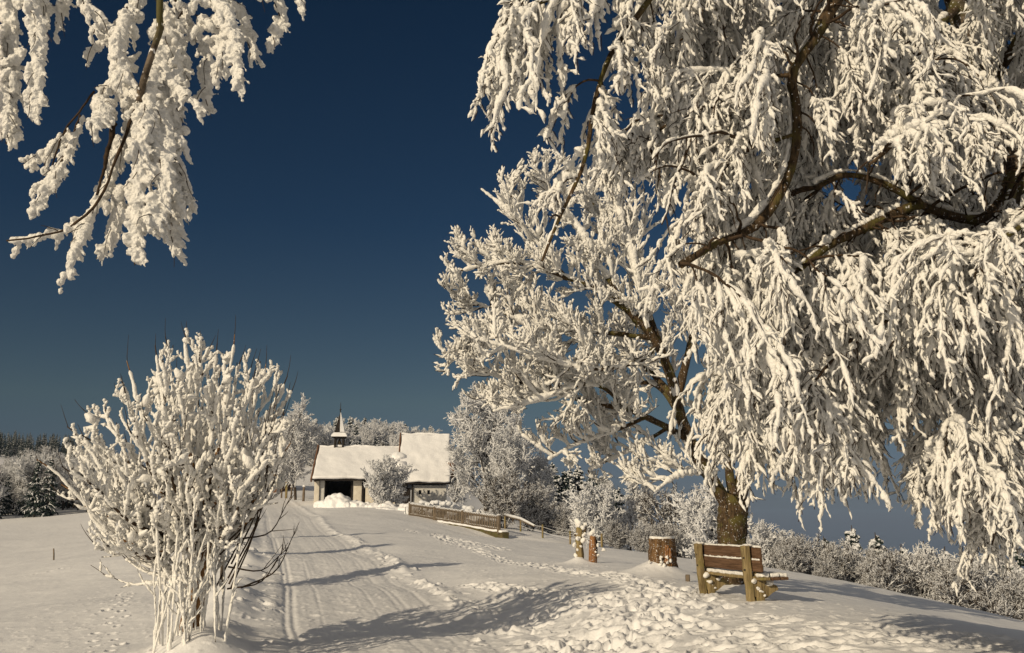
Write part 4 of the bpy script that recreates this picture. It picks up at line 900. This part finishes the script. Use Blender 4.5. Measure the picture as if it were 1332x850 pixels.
    m.box((bx, by, bz+.06), (.8, .8, .18), .01, (1, 1, 1)); m.box((bx, by, bz+.93), (.92, .92, .10), .01, (1, 1, 1))
    tr = m.build('bell_turret', M['darkwood'], t)
    m = MB(); m.tube([(bx, by, bz+.85), (bx, by, bz+.70), (bx, by, bz+.6), (bx, by, bz+.45), (bx, by, bz+.38)], [.03, .10, .15, .18, .24], 16); m.build('bell', M['bell'], tr)
    def pyr(m, prof, rot=0, S=4):
        V = [(bx+r_*math.cos(k*2*math.pi/S+math.pi/4), by+r_*math.sin(k*2*math.pi/S+math.pi/4), z_) for r_, z_ in prof for k in range(S)]
        m.raw(V, [(i*S+k, i*S+(k+1) % S, (i+1)*S+(k+1) % S, (i+1)*S+k) for i in range(len(prof)-1) for k in range(S)])
    m = MB(); pyr(m, [(.0, bz+.96), (.90, bz+.96), (.80, bz+1.08), (.56, bz+1.45), (.40, bz+2.0), (.21, bz+2.6), (.015, bz+3.15)]); sp = m.build('spire', M['darkwood'], tr, smooth=False)
    # snow on the spire's lee and front faces and round its skirt
    m = MB(); prof = [(.92, .97), (.95, 1.10), (.55, 1.58)]
    pyr(m, [(r_+.03, bz+z_) for r_, z_ in [(.86, .99), (.93, 1.03), (.88, 1.14), (.66, 1.34), (.50, 1.40)]], S=4)
    V = []; S_ = [(1.40, .62), (2.0, .42), (2.6, .23), (3.12, .05)]
    for z_, r_ in S_: V += [(bx+r_*.70+.02, by+r_*.7, bz+z_), (bx+r_*.70+.02, by-r_*.7-.02, bz+z_), (bx+r_*.10, by-r_*.80-.05, bz+z_)]
    m.raw(V, [(i*3+k, i*3+k+1, (i+1)*3+k+1, (i+1)*3+k) for i in range(3) for k in range(2)])
    m.build('snow', M['roofsnow'], tr, smooth=False)
    m = MB(); m.tube([(bx, by, bz+3.0), (bx, by, bz+3.5), (bx, by, bz+4.0)], [.05, .035, .02], 6); m.tube([(bx, by, bz+3.28), (bx, by, bz+3.38), (bx, by, bz+3.48)], [.03, .09, .03], 8); m.build('finial', M['iron'], tr)
chapel()

# ------------------------------------------------------------------ fences, wall, posts, snow heaps
def picket_fence():
    A = W(534, 672, 66); B = W(650, 692, 55); a2 = math.atan2(B[1]-A[1], B[0]-A[0]); Ln = float(np.hypot(*(B-A)[:2])); dz = B[2]-A[2]
    t = empty('picket_fence', A, a2, label='brown picket fence with snow on its rails, below the chapel', cat='fence')
    zz = lambda x: dz*x/Ln; sl_ = math.atan2(dz, Ln)
    for k, f in enumerate((0, .32, .64, 1)):
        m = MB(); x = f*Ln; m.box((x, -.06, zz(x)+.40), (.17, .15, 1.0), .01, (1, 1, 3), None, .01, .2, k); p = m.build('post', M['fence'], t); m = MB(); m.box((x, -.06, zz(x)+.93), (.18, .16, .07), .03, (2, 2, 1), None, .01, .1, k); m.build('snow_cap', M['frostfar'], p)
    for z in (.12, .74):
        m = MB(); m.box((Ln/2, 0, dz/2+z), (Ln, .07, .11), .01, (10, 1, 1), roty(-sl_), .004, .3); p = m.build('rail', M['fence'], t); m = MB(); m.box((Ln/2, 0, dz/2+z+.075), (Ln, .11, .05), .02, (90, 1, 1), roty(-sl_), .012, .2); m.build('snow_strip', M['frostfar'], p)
    n_ = 62; m = MB()
    m.box((0, 0, 0), (.10, .028, .80), .006, (1, 1, 2)); pk = m.build('picket', M['fence'], t)
    m = MB(); m.box((0, 0, .42), (.105, .06, .06), .02, (1, 1, 1), None, .008, .05, 1); tip = m.build('snow_tip', M['frostfar'], pk)
    for k in range(n_):
        x = (k+.5)/n_*Ln
        if k: o = pk.copy(); COL.objects.link(o); o2 = tip.copy(); COL.objects.link(o2); o2.parent = o
        else: o = pk
        o.location = (x, -.065, zz(x)+.45+rng.normal(0, .008)); o.rotation_euler = (0, rng.normal(0, .012), 0)
    C = A+(B-A)*.36; L2 = float(np.hypot(*(B-C)[:2]))+.35
    w_ = empty('retaining_wall', (C[0], C[1], C[2]), a2, label='low mossy retaining wall under the right part of the picket fence', cat='wall')
    m = MB(); m.box((L2/2, .15, dz*.64/2-1.02), (L2, .45, 2.0), .02, (30, 3, 8), roty(-sl_), .02, .5); m.build('masonry', M['concrete'], w_)
    m = MB(); m.box((L2/2, .12, dz*.64/2+.02), (L2+.03, .5, .12), .05, (60, 5, 1), roty(-sl_), .025, .4); m.build('snow_cap', M['roofsnow'], w_)
picket_fence()
def post_at(px, y0, y1, Y, r, label, mat='fence', cap=True, group=None, lean=0.):
    a = W(px, y1, Y); b = W(px, y0, Y); h = b[2]-a[2]; a[2] = gz(a[0], a[1]); 
    t = empty('fence_post', a, 0, label=label, cat='post', group=group)
    m = MB(); m.tube([(0, 0, -.3), (lean*h*.5, 0, h*.5), (lean*h, 0, h)], [r, r*.95, r*.85], 9, .04, .04); m.build('stem', M[mat], t)
    if cap: m = MB(); blobs(m, [(lean*h, 0, h+r*.5, r*1.25, r*1.25, r*1.1)], 2, r*.2, r, 3); m.build('snow_cap', M['frostfar'], t)
    return a, h
post_at(350, 633, 648, 100, .09, 'thin roadside post farthest left of the five near the bend')
post_at(366, 635, 649, 96, .08, 'thin roadside post second from the left near the bend')
post_at(378.5, 636, 651, 92, .08, 'short roadside post just left of the frosted tree trunk')
post_at(394.5, 636, 655, 86, .11, 'stout post with snow cap between the frosted tree and the chapel')
post_at(69, 730, 745, 43, .035, 'lone dark stake standing in the open snowfield on the left', cap=False, lean=-.15)
post_at(895, 753, 762, 18, .045, 'short stub poking from the snow between stump and bench', cap=False)
t = empty('timber_arch', W(372, 650, 94), 0, label='tall wooden frame with crossbeam beside the road at the bend', cat='arch')
m = MB(); m.box((0, 0, 1.1), (.2, .2, 2.8), .02, (1, 1, 2)); m.build('upright', M['post'], t); m = MB(); m.box((-.9, 0, 2.3), (2.6, .16, .18), .02, (2, 1, 1)); m.build('beam', M['fence'], t); m = MB(); m.box((-.9, 0, 2.44), (2.6, .22, .10), .04, (8, 1, 1), None, .02, .2); m.build('snow_strip', M['frostfar'], t)
m = MB(); m.box((-1.9, 0, 1.1), (.16, .16, 2.6), .02, (1, 1, 2)); m.build('upright', M['fence'], t)
def wire_fence():
    pts_ = [(657, 60.5), (677, 58.5), (705, 56), (740, 52), (780, 48)]
    P = []
    for px, Y in pts_: 
        X_ = (px-666)/F*Y; P.append(np.array([X_, Y, gz(X_, Y)]))
    t = empty('wire_fence', P[0], 0, label='low field fence running right from the picket fence, its first rail a snowy pole', cat='fence')
    for k, p in enumerate(P):
        q = p-P[0]; m = MB(); m.tube([q+[0, 0, -.3], q+[0, 0, .3], q+[0, 0, .75]], .055, 8, .04, .04); m.build('post', M['post'], t)
    q = [p-P[0] for p in P]
    m = MB(); m.tube([q[0]+[0, -.08, .80], q[1]*.5+[0, -.08, .74], q[1]+[0, -.08, .7], q[2]*.8+[0, -.08, .55]], [.06, .06, .05, .04], 8, .05, .05); m.build('rail', M['fence'], t)
    m = MB(); m.tube([q[0]+[0, -.08, .88], q[1]*.5+[0, -.08, .82], q[1]+[0, -.08, .77], q[2]*.8+[0, -.08, .6]], [.06, .07, .06, .05], 8, .15, .1); m.build('snow_strip', M['frostfar'], t)
    m = MB()
    for h in (.35, .62):
        m.tube(sum([[q[i]+[0, 0, h], (q[i]+q[i+1])/2+[0, 0, h-.06]] for i in range(1, 4)], [])+[q[4]+[0, 0, h]], .012, 5)
    m.build('wire', M['frostfar'], t)
wire_fence()
def heap_thing(px, py, Y, items, label, seed):
    o = W(px, py, Y); o[2] = gz(o[0], o[1])
    t = empty('snow_pile', o, 0, label=label, cat='snow pile'); m = MB(); blobs(m, items, seed, .14, .45, 5); m.build('snow', M['roofsnow'], t)
heap_thing(438, 660, 76, [(0, 0, .1, 1.25, 1.0, .95), (1.3, 0, .05, .8, .7, .55), (-1.0, .2, 0, .8, .8, .5), (2.2, .3, .05, .6, .6, .4)], 'tallest rounded snow pile in front of the porch opening', 3)
heap_thing(480, 661, 75, [(-.8, 0, 0, .7, .6, .5), (.3, .1, -.1, .9, .7, .45), (1.3, 0, -.1, .7, .6, .5), (-1.7, .1, 0, .4, .5, .4)], 'low lumpy snow ridge between the porch and the round bush', 8)
heap_thing(523, 664, 72, [(-.9, 0, -.15, 1.2, .7, .45), (.6, 0, -.1, 1.1, .8, .6), (1.5, .2, -.1, .7, .7, .4)], 'low snow pile behind the left end of the picket fence', 14)

# ------------------------------------------------------------------ background vegetation
def bg_tree(seed, h, w, label, cat='tree', fr=.05, shape='round', trunk_r=.14, n1=16, n2=8, n3=7, n4=4, bare=0., mat='frostfar', multi=1, name='frosted_tree', up=.5):
    rg = np.random.default_rng(seed); root = empty(name, (0, 0, 0), label=label, cat=cat)
    wood = Tubes(); tr = Tubes(); f = Tubes(); n = multi
    st = np.c_[rg.normal(0, .12*(multi > 1), (n, 2)), np.full(n, -.3)]
    T = grow(st, np.c_[rg.normal(0, .05+.28*(multi > 1), (n, 2)), np.ones(n)], np.full(n, h*(.80 if shape != 'col' else .93)), 14, .05, (0, 0, 1), .06, rg)
    tr.add(T, taper(n, 14, trunk_r, trunk_r*.15), 8, .05, .05, rg)
    p, d, l = spawn(T, np.full(n, 1.), n1, .12 if multi == 1 else .08, .97, (40, 75) if shape != 'col' else (25, 50), (.85, 1.1), up=up, taper=0, rg=rg)
    tt = np.clip(p[:, 2]/h, 0, 1)
    prof = np.sqrt(np.clip(1-((tt-.42)/.60)**2, .08, 1)) if shape == 'round' else np.clip(1.15-tt*.75, .2, 1)
    l = l*w/2*prof*rg.uniform(.75, 1.1, len(l))
    P1 = grow(p, d, l, 8, .12, (0, 0, 1), .05, rg); wood.add(P1, taper(len(P1), 8, trunk_r*.36, .02), 5)
    p, d, l = spawn(P1, l, n2, .15, 1, (30, 65), (.35, .6), up=.25, rg=rg, taper=.35); P2 = grow(p, d, l, 6, .15, (0, 0, 1), .05, rg)
    wood.add(P2, taper(len(P2), 6, .025, .012), 3)
    p, d, l = spawn(P2, l, n3, .1, 1, (30, 70), (.4, .75), up=.2, rg=rg, taper=.3); P3 = grow(p, d, l, 5, .16, (0, 0, 1), .04, rg)
    k = rg.random(len(P3)) >= bare; wood.add(P3, taper(len(P3), 5, .014, .006), 3)
    frost_tubes(f, P1, fr*1.2, fr, 12, 5, .25, .2, rg=rg, wr=.01); frost_tubes(f, P2, fr, fr*.8, 9, 4, .25, .2, rg=rg, wr=.008)
    frost_tubes(f, P3[k], fr*.8, fr*.6, 6, 4, .25, .2, rg=rg, wr=.005)
    if n4:
        p, d, l = spawn(P3[k], np.maximum(l[k], .3), n4, .1, 1, (35, 75), (.4, .8), up=.2, rg=rg, taper=.3); P4 = grow(p, d, l, 3, .15, (0, 0, 1), .03, rg); frost_tubes(f, P4, fr*.62, fr*.45, 4, 3, .2, .2, rg=rg, wr=.003, cap=False)
        if bare: wood.add(P4[::2], taper(len(P4[::2]), 3, .008, .004), 3)
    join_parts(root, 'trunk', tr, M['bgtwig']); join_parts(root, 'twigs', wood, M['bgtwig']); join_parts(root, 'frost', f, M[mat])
    return root
def conifer(seed, h, w, label, snow=.7, dense=1.0, name='snowy_conifer', s3=True):
    rg = np.random.default_rng(seed); root = empty(name, (0, 0, 0), label=label, cat='conifer')
    tr = Tubes(); T = np.array([[[rg.normal(0, .02), rg.normal(0, .02), z] for z in np.linspace(-.3, h, 10)]]); tr.add(T, taper(1, 10, .02*h, .02), 7)
    zs = np.arange(.08*h, h*.985, .34*h/9/dense); nb = 7; z = np.repeat(zs+rg.normal(0, .10, len(zs)), nb)+rg.normal(0, .13, len(zs)*nb); an = np.arange(len(z))*2.4+rg.normal(0, .3, len(z))
    u = z/h; l = w/2*(1-u)**.85*rg.uniform(.5, 1.2, len(z))+.12
    d = np.c_[np.cos(an), np.sin(an), .55*u-.05]; st = np.c_[np.zeros(len(z)), np.zeros(len(z)), z]
    P1 = grow(st, d, l, 7, .06, (0, 0, -1), .12, rg); nd = Tubes(); sn = Tubes()
    nd.add(P1, taper(len(P1), 7, .05, .02), 4, .1, .1, rg)
    m = 11; t_ = .15+.85*(np.arange(m)[None]+rg.random((len(P1), m)))/m; p, Tg = samp(P1, t_)
    sd = np.where(np.arange(m)[None] % 2, 1., -1.)[..., None]; side = unit(np.cross(Tg, [0, 0, 1.]))*sd
    d2 = unit(Tg*.7+side*.75+rg.normal(0, .15, p.shape)+[0, 0, -.25]); l2 = (l[:, None]*.42*(1.1-t_*.6)*rg.uniform(.6, 1.2, t_.shape)).ravel()+.06
    P2 = grow(p.reshape(-1, 3), d2.reshape(-1, 3), l2, 5, .1, (0, 0, -1), .16, rg)
    nd.add(P2, taper(len(P2), 5, .07, .03), 4, .15, .2, rg, ell=.5)
    cl = np.repeat(np.clip(snow+.35*np.sin(an*1.3+z*2.1)+.2*np.sin(z*5), 0, 1), m); k = rg.random(len(P2)) < cl; q = samp(P2[k], np.linspace(.0, .95, 5)[None].repeat(k.sum(), 0))[0]+[0, 0, .055]
    sn.add(q, taper(len(q), 5, .075, .05), 5, .25, .2, rg); k = rg.random(len(P1)) < snow; sn.add(P1[k][:, 1:]+[0, 0, .06], taper(k.sum(), 6, .075, .045), 5, .25, .2, rg)
    join_parts(root, 'trunk', tr, M['bgtwig']); join_parts(root, 'needles', nd, M['darkneedle']); join_parts(root, 'snow', sn, M['frostfar'])
    return root
def put(root, px, Y, rz=None, k=1.0, label=None, group=None, dz=0.0):
    x = (px-666)/F*Y; loc = (x, Y, gz(x, Y)+dz); rz = rng.uniform(0, 6.28) if rz is None else rz
    if not root.get('used'):
        root['used'] = 1; root.location = loc; root.rotation_euler = (0, 0, rz); root.scale = (k,)*3
        if label: root['label'] = label
        if group: root['group'] = group
        return root
    return copy_thing(root, loc, rz, k, label, group)
T1 = bg_tree(1, 9.3, 8.0, 'largest frosted tree, at the right end of the chapel roof', fr=.055, n1=26, n2=9, trunk_r=.22)
T2 = bg_tree(2, 8.2, 6.5, 'frosted tree', fr=.05, n1=22)
T3 = bg_tree(3, 5.4, 2.7, 'slender frosted tree', fr=.036, shape='col', trunk_r=.07, n1=24, n2=7, n3=5, n4=3)
T4 = bg_tree(4, 3.6, 4.6, 'round bush', cat='bush', fr=.055, trunk_r=.05, multi=7, n1=8, n2=7, n3=5, n4=3, name='frosted_bush')
T5 = bg_tree(5, 3.2, 3.4, 'bush', cat='bush', fr=.02, trunk_r=.035, multi=6, n1=9, n2=7, n3=6, n4=4, bare=.58, name='frosted_bush')
T6 = bg_tree(6, 4.4, 3.0, 'nearly bare many-stemmed tree behind the broad stump', fr=.016, trunk_r=.05, multi=6, n1=9, n2=7, n3=6, n4=3, bare=.8, name='bare_tree')
T7 = bg_tree(7, 9.0, 7.5, 'frosted tree', fr=.06, n1=20, n2=8, n3=6, n4=3, trunk_r=.18, up=.2)
T8 = bg_tree(8, 9.0, 6.5, 'frosted tree', fr=.03, n1=24, n2=9, n3=6, n4=3, trunk_r=.15, bare=.5)
C1 = conifer(1, 9.0, 4.6, 'conifer'); C2 = conifer(2, 8.0, 3.6, 'conifer', .8); C3 = conifer(3, 9.5, 4.0, 'conifer', .25)
put(T1, 634, 77, k=1.06)
put(T2, 668, 73, k=.92, label='second large frosted tree, right behind the picket fence')
put(T2, 590, 97, k=.85, label='frosted tree rising behind the nave roof')
put(T1, 693, 82, k=.66, label='broad frosted tree right of the large one, in bluish shade')
put(T2, 389, 89, k=1.02, label='frosted tree with bare trunk just left of the chapel')
put(T2, 352, 104, k=.95, label='frosted tree far down the road behind the pollard')
put(T7, 420, 95, k=.85, label='frosted tree behind the bell turret')
put(T4, 504, 75.5, k=.82, label='round frosted bush in front of the chapel roof valley')
put(T3, 816, 57, k=1.0, label='tallest slender frosted tree below the far conifer slope')
put(T3, 790, 55, k=.72, label='short slender frosted tree left of the tallest slender one')
put(T3, 838, 59, k=.85, label='slender frosted tree right of the tallest slender one')
put(T4, 768, 52, k=.72, label='frosted bush behind the two old posts')
put(T6, 880, 52)
put(T4, 925, 44, k=.8, label='frosted bush left of the big dark trunk')
put(T4, 905, 50, k=.7, label='frosted bush behind the broad stump and the bare tree')
put(T4, 985, 43, k=.5, label='frosted bush just right of the big dark trunk')
put(T5, 655, 62, k=1.05, label='brownish frosted bush just beyond the right end of the picket fence')
put(T5, 690, 64, k=.9, label='brownish frosted bush above the wire fence')
for q, (px, Y, k) in enumerate([(715, 66, .55), (735, 64, .55), (752, 62, .6), (728, 72, .7), (702, 74, .7), (765, 66, .7), (845, 51, .5), (862, 48, .5), (800, 50, .45), (940, 47, .8), (830, 47, .4)]):
    put(T5, px, Y, k=k, label='low frosted bush in the hedge line along the field edge below the conifers', group='bushes of the hedge line')
for q in range(58):
    f = rng.random(); px = 1000+f*420; Y = 44-f*8+rng.uniform(-2.5, 7); put(T5 if rng.random() < .95 else T4, px, Y, k=min(.8, max(.25, ((680-np.interp(px, [1000, 1100, 1200, 1332], [708, 722, 738, 760])+rng.uniform(-14, 10))/F*Y-gz((px-666)/F*Y, Y))/3.1)), label='frosted bush in the thicket at the lower edge of the shaded slope', group='bushes of the thicket')
for q, (px, Y, k) in enumerate([(1030, 62, .62), (1062, 60, .66), (1098, 56, .72), (1128, 60, .66), (1160, 62, .62), (1188, 58, .64), (1215, 62, .7), (1245, 58, .68), (1275, 62, .7), (1306, 56, .82), (1330, 60, .8), (1360, 58, .8), (1010, 66, .6)]):
    x = (px-666)/F*Y; zt = (680-np.interp(px, [1000, 1100, 1200, 1332], [702, 690, 706, 706])+rng.uniform(-8, 8))/F*Y
    h = zt-gz(x, Y); put([C2, C1][q % 2], px, Y, k=max(.45, h/[8, 9][q % 2]), label='snowy conifer standing behind the thicket on the right', group='conifers behind the thicket')
for q in range(44):
    px = 700+rng.random()*115; Y = rng.uniform(105, 150); x = (px-666)/F*Y; top = np.interp(px, [690, 705, 745, 775, 800, 820], [606, 600, 603, 608, 622, 640])+rng.uniform(0, 34)
    h = (680-top)/F*Y-gz(x, Y); c_ = [C1, C2, C3][q % 3]; put(c_, px, Y, k=max(.6, h/[9, 8, 9.5][q % 3]), label='snow-dusted conifer of the wood right of the chapel trees', group='conifers right of the chapel')
for q in range(100):
    px = 310+rng.random()*260; Y = rng.uniform(165, 235); top = np.interp(px, [300, 380, 400, 470, 530, 570], [552, 540, 540, 543, 550, 556])+rng.uniform(0, 26)
    x = (px-666)/F*Y; h = (680-top)/F*Y-gz(x, Y); i_ = int(rng.integers(0, 4)); c_ = [C1, C2, T7, C2][i_]; hh = [9, 8, 9, 8][i_]
    put(c_, px, Y, k=min(1.7, max(.6, h/hh)), label='frosted %s of the wood on the hill behind the chapel' % ('tree' if i_ == 2 else 'conifer'), group='trees on the hill behind the chapel')
for q in range(125):
    px = -50+rng.random()*215; Y = rng.uniform(112, 150); top = np.interp(px, [-50, 20, 45, 100, 160], [606, 600, 588, 580, 590])+rng.uniform(0, 22)
    x = (px-666)/F*Y; h = (680-top)/F*Y-gz(x, Y); i_ = int(rng.integers(0, 4)); c_ = [T7, T8, C3, T8][i_]; hh = [9, 9, 9.5, 9][i_]
    put(c_, px, Y, k=min(1.5, max(.5, h/hh)), label='frosted %s in the wood at the left edge of the snowfield' % ('dark conifer' if i_ == 2 else 'tree'), group='trees at the left edge')
C4 = conifer(9, 16, 6.5, 'dark conifer', .12, .9)
for q in range(170):
    px = -60+rng.random()*200; Y = rng.uniform(300, 480); top = np.interp(px, [-60, 0, 40, 60, 130], [556, 562, 574, 586, 590])+rng.uniform(0, 26)
    x = (px-666)/F*Y; h = (680-top)/F*Y-gz(x, Y); put(C4, px, Y, k=min(1.5, max(.45, h/16)), label='dark conifer on the distant ridge at the far left', group='conifers on the distant ridge')
for q in range(24):
    px = 735+rng.random()*75; Y = rng.uniform(400, 470); top = np.interp(px, [730, 760, 780, 800, 810], [610, 618, 622, 634, 650])+rng.uniform(0, 8)
    x = (px-666)/F*Y; h = (680-top)/F*Y-gz(x, Y); put(C4, px, Y, k=min(2.2, max(.5, h/16)), label='dark conifer on the distant knoll right of the chapel', group='conifers on the distant knoll')
# farmhouse seen through the pollard
def far_house():
    O = W(330, 645, 128); O[2] = gz(O[0], O[1])
    t = empty('farmhouse', O, R(-6), label='dark farmhouse half hidden behind the pollard at the bend', cat='house')
    m = MB(); m.box((0, 0, 1.2), (8.5, 6, 3.2), .02, (1, 1, 1)); m.build('wall', M['redwood'], t)
    m = MB(); m.prism([(-3.6, 2.6), (0, 5.2), (3.6, 2.6), (3.6, 2.4), (-3.6, 2.4)], -4.8, 4.8, 'x'); r = m.build('roof', M['darkwood'], t, smooth=False)
    m = MB(); m.prism([(-3.65, 2.65), (0, 5.25), (3.65, 2.65), (3.65, 2.85), (0, 5.5), (-3.65, 2.85)], -4.85, 1.5, 'x'); m.build('snow', M['roofsnow'], r, smooth=False)
    for x in (-2.5, 0, 2.5): m = MB(); m.box((x, -3.02, 1.6), (.9, .1, 1.0), .01, (1, 1, 1)); m.build('window', M['glass'], t)
far_house()
def barn():
    O = W(893, 705, 66); O[2] = gz(O[0], O[1])
    t = empty('shed', O, R(20), label='low shed with snow-covered roof glimpsed behind the bare tree', cat='shed')
    m = MB(); m.box((0, 0, .9), (4.5, 3.2, 2.2), .02, (1, 1, 1)); m.build('wall', M['darkwood'], t)
    m = MB(); m.prism([(-2.0, 1.9), (0, 3.0), (2.0, 1.9)], -2.6, 2.6, 'x'); r = m.build('roof', M['redwood'], t, smooth=False); m = MB(); m.prism([(-2.05, 1.95), (0, 3.05), (2.05, 1.95), (2.05, 2.15), (0, 3.3), (-2.05, 2.15)], -2.65, 2.65, 'x'); m.build('snow', M['roofsnow'], r, smooth=False)
barn()
# snow-laden garden shrubs behind the picket fence
def shrub(px, Y, w, h, label, seed):
    rg = np.random.default_rng(seed); x = (px-666)/F*Y; z = gz(x, Y)
    t = empty('garden_shrub', (x, Y, z), 0, label=label, cat='shrub')
    tb = Tubes(); n = 60; S1 = grow(np.c_[rg.uniform(-w/2, w/2, n), rg.normal(0, .3, n), np.full(n, -.1)], np.c_[rg.normal(0, .5, (n, 2)), np.ones(n)], rg.uniform(.5, 1, n)*h, 6, .15, (0, 0, 1), .05, rg); tb.add(S1, taper(n, 6, .03, .015), 4); join_parts_local(t, 'stems', tb, M['darkneedle'])
    it = []
    for _ in range(30):
        a = rg.uniform(-1, 1); zz = h*(1-a*a*.7)*rg.uniform(.55, 1); it.append((a*w/2, rg.normal(-.1, .35), zz, *rg.uniform(.12, .30, 2), rg.uniform(.10, .2)))
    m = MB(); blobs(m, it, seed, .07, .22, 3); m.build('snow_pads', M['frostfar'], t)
def join_parts_local(root, name, tb, mat): return link(name, tb.mesh(name), mat, root, True)
shrub(560, 68, 3.0, 1.1, 'left snow-padded garden shrub below the two chapel windows', 1)
shrub(582, 67, 2.2, 1.0, 'middle snow-padded garden shrub, against the grey gable wall', 2)
shrub(608, 64, 2.8, .95, 'snow-padded garden shrub behind the middle of the picket fence', 3)
shrub(630, 62, 2.2, .8, 'low snow-padded shrub behind the right part of the picket fence', 4)
# young roadside trees standing behind the pollard; their shadows cross the road
for (px, Y, k, lb) in [(300, 21, .62, 'young frosted tree close behind the pollard'), (296, 29, .66, 'second young frosted tree in line behind the pollard'), (305, 38, .72, 'farthest young frosted tree in line behind the pollard')]:
    put(T3, px, Y, k=k, label=lb)
# ------------------------------------------------------------------ thin frosty air
m = bpy.data.materials.new('haze'); m.use_nodes = True; nt = m.node_tree; nt.nodes.clear()
o_ = nt.nodes.new('ShaderNodeOutputMaterial'); pv = nt.nodes.new('ShaderNodeVolumePrincipled'); pv.inputs['Density'].default_value = 0.0001; pv.inputs['Color'].default_value = (.40, .60, .95, 1); pv.inputs['Anisotropy'].default_value = 0.0
nt.links.new(pv.outputs['Volume'], o_.inputs['Volume'])
hb = MB(); hb.raw([(x, y, z) for x in (-4700, 4700) for y in (-4700, 4700) for z in (-215, 58)], [(0, 1, 3, 2), (4, 6, 7, 5), (0, 4, 5, 1), (2, 3, 7, 6), (0, 2, 6, 4), (1, 5, 7, 3)])
tag(hb.build('haze', m, None, smooth=False), kind='stuff')

# ------------------------------------------------------------------ camera, light
cam = bpy.data.cameras.new('camera'); co = bpy.data.objects.new('camera', cam); COL.objects.link(co)
cam.sensor_width = 36; cam.lens = F/1332*36; cam.clip_start = .05; cam.clip_end = 20000
co.location = (0, 0, 0); co.rotation_euler = (math.pi/2+TH, 0, 0); sc.camera = co
EL = R(22); AZ = (.643, .766)
d = Vector((AZ[0]*math.cos(EL), AZ[1]*math.cos(EL), -math.sin(EL)))
sl = bpy.data.lights.new('sun', 'SUN'); so = bpy.data.objects.new('sun', sl); COL.objects.link(so)
sl.energy = 3.45; sl.angle = R(.53); sl.color = (1, .83, .58); so.rotation_euler = d.to_track_quat('-Z', 'Y').to_euler()
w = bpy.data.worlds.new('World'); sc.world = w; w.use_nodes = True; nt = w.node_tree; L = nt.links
bg = nt.nodes['Background']; sky = N(nt, 'ShaderNodeTexSky'); sky.sky_type = 'NISHITA'; sky.sun_disc = False
sky.sun_elevation = EL; sky.sun_rotation = math.atan2(-AZ[0], -AZ[1]) % (2*math.pi); sky.altitude = 900; sky.air_density = 1.0; sky.dust_density = .3; sky.ozone_density = 3.0
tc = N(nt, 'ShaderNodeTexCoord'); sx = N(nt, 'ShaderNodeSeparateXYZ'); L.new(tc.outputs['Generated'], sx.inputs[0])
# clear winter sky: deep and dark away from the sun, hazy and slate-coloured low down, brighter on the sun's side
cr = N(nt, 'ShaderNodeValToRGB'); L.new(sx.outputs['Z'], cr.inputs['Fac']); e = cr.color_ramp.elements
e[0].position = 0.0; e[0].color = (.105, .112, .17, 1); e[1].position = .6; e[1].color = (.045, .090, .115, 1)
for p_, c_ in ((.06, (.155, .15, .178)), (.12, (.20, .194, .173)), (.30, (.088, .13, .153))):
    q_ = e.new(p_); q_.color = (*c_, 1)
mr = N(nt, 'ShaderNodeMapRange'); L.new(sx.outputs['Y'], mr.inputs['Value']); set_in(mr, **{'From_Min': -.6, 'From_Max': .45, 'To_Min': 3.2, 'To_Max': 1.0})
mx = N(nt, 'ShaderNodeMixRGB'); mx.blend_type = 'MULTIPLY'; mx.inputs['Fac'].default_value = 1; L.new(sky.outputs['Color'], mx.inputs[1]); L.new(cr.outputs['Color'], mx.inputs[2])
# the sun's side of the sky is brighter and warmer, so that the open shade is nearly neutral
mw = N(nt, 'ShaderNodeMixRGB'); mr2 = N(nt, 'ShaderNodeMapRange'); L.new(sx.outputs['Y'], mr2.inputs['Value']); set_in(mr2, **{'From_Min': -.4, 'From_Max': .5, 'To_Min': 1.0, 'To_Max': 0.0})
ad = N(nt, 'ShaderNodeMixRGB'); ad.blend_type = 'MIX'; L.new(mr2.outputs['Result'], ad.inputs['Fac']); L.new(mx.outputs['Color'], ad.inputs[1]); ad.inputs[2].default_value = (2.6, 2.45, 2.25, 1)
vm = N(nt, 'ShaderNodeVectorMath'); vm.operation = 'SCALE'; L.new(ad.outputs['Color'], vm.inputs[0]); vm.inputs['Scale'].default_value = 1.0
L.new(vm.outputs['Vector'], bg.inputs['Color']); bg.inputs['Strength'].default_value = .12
vs = sc.view_settings; vs.view_transform = 'Standard'; vs.look = 'None'; vs.gamma = 1; vs.use_curve_mapping = False; vs.exposure = 0
sc.cycles.max_bounces = 6; sc.cycles.diffuse_bounces = 3; sc.cycles.glossy_bounces = 2; sc.cycles.use_denoising = True
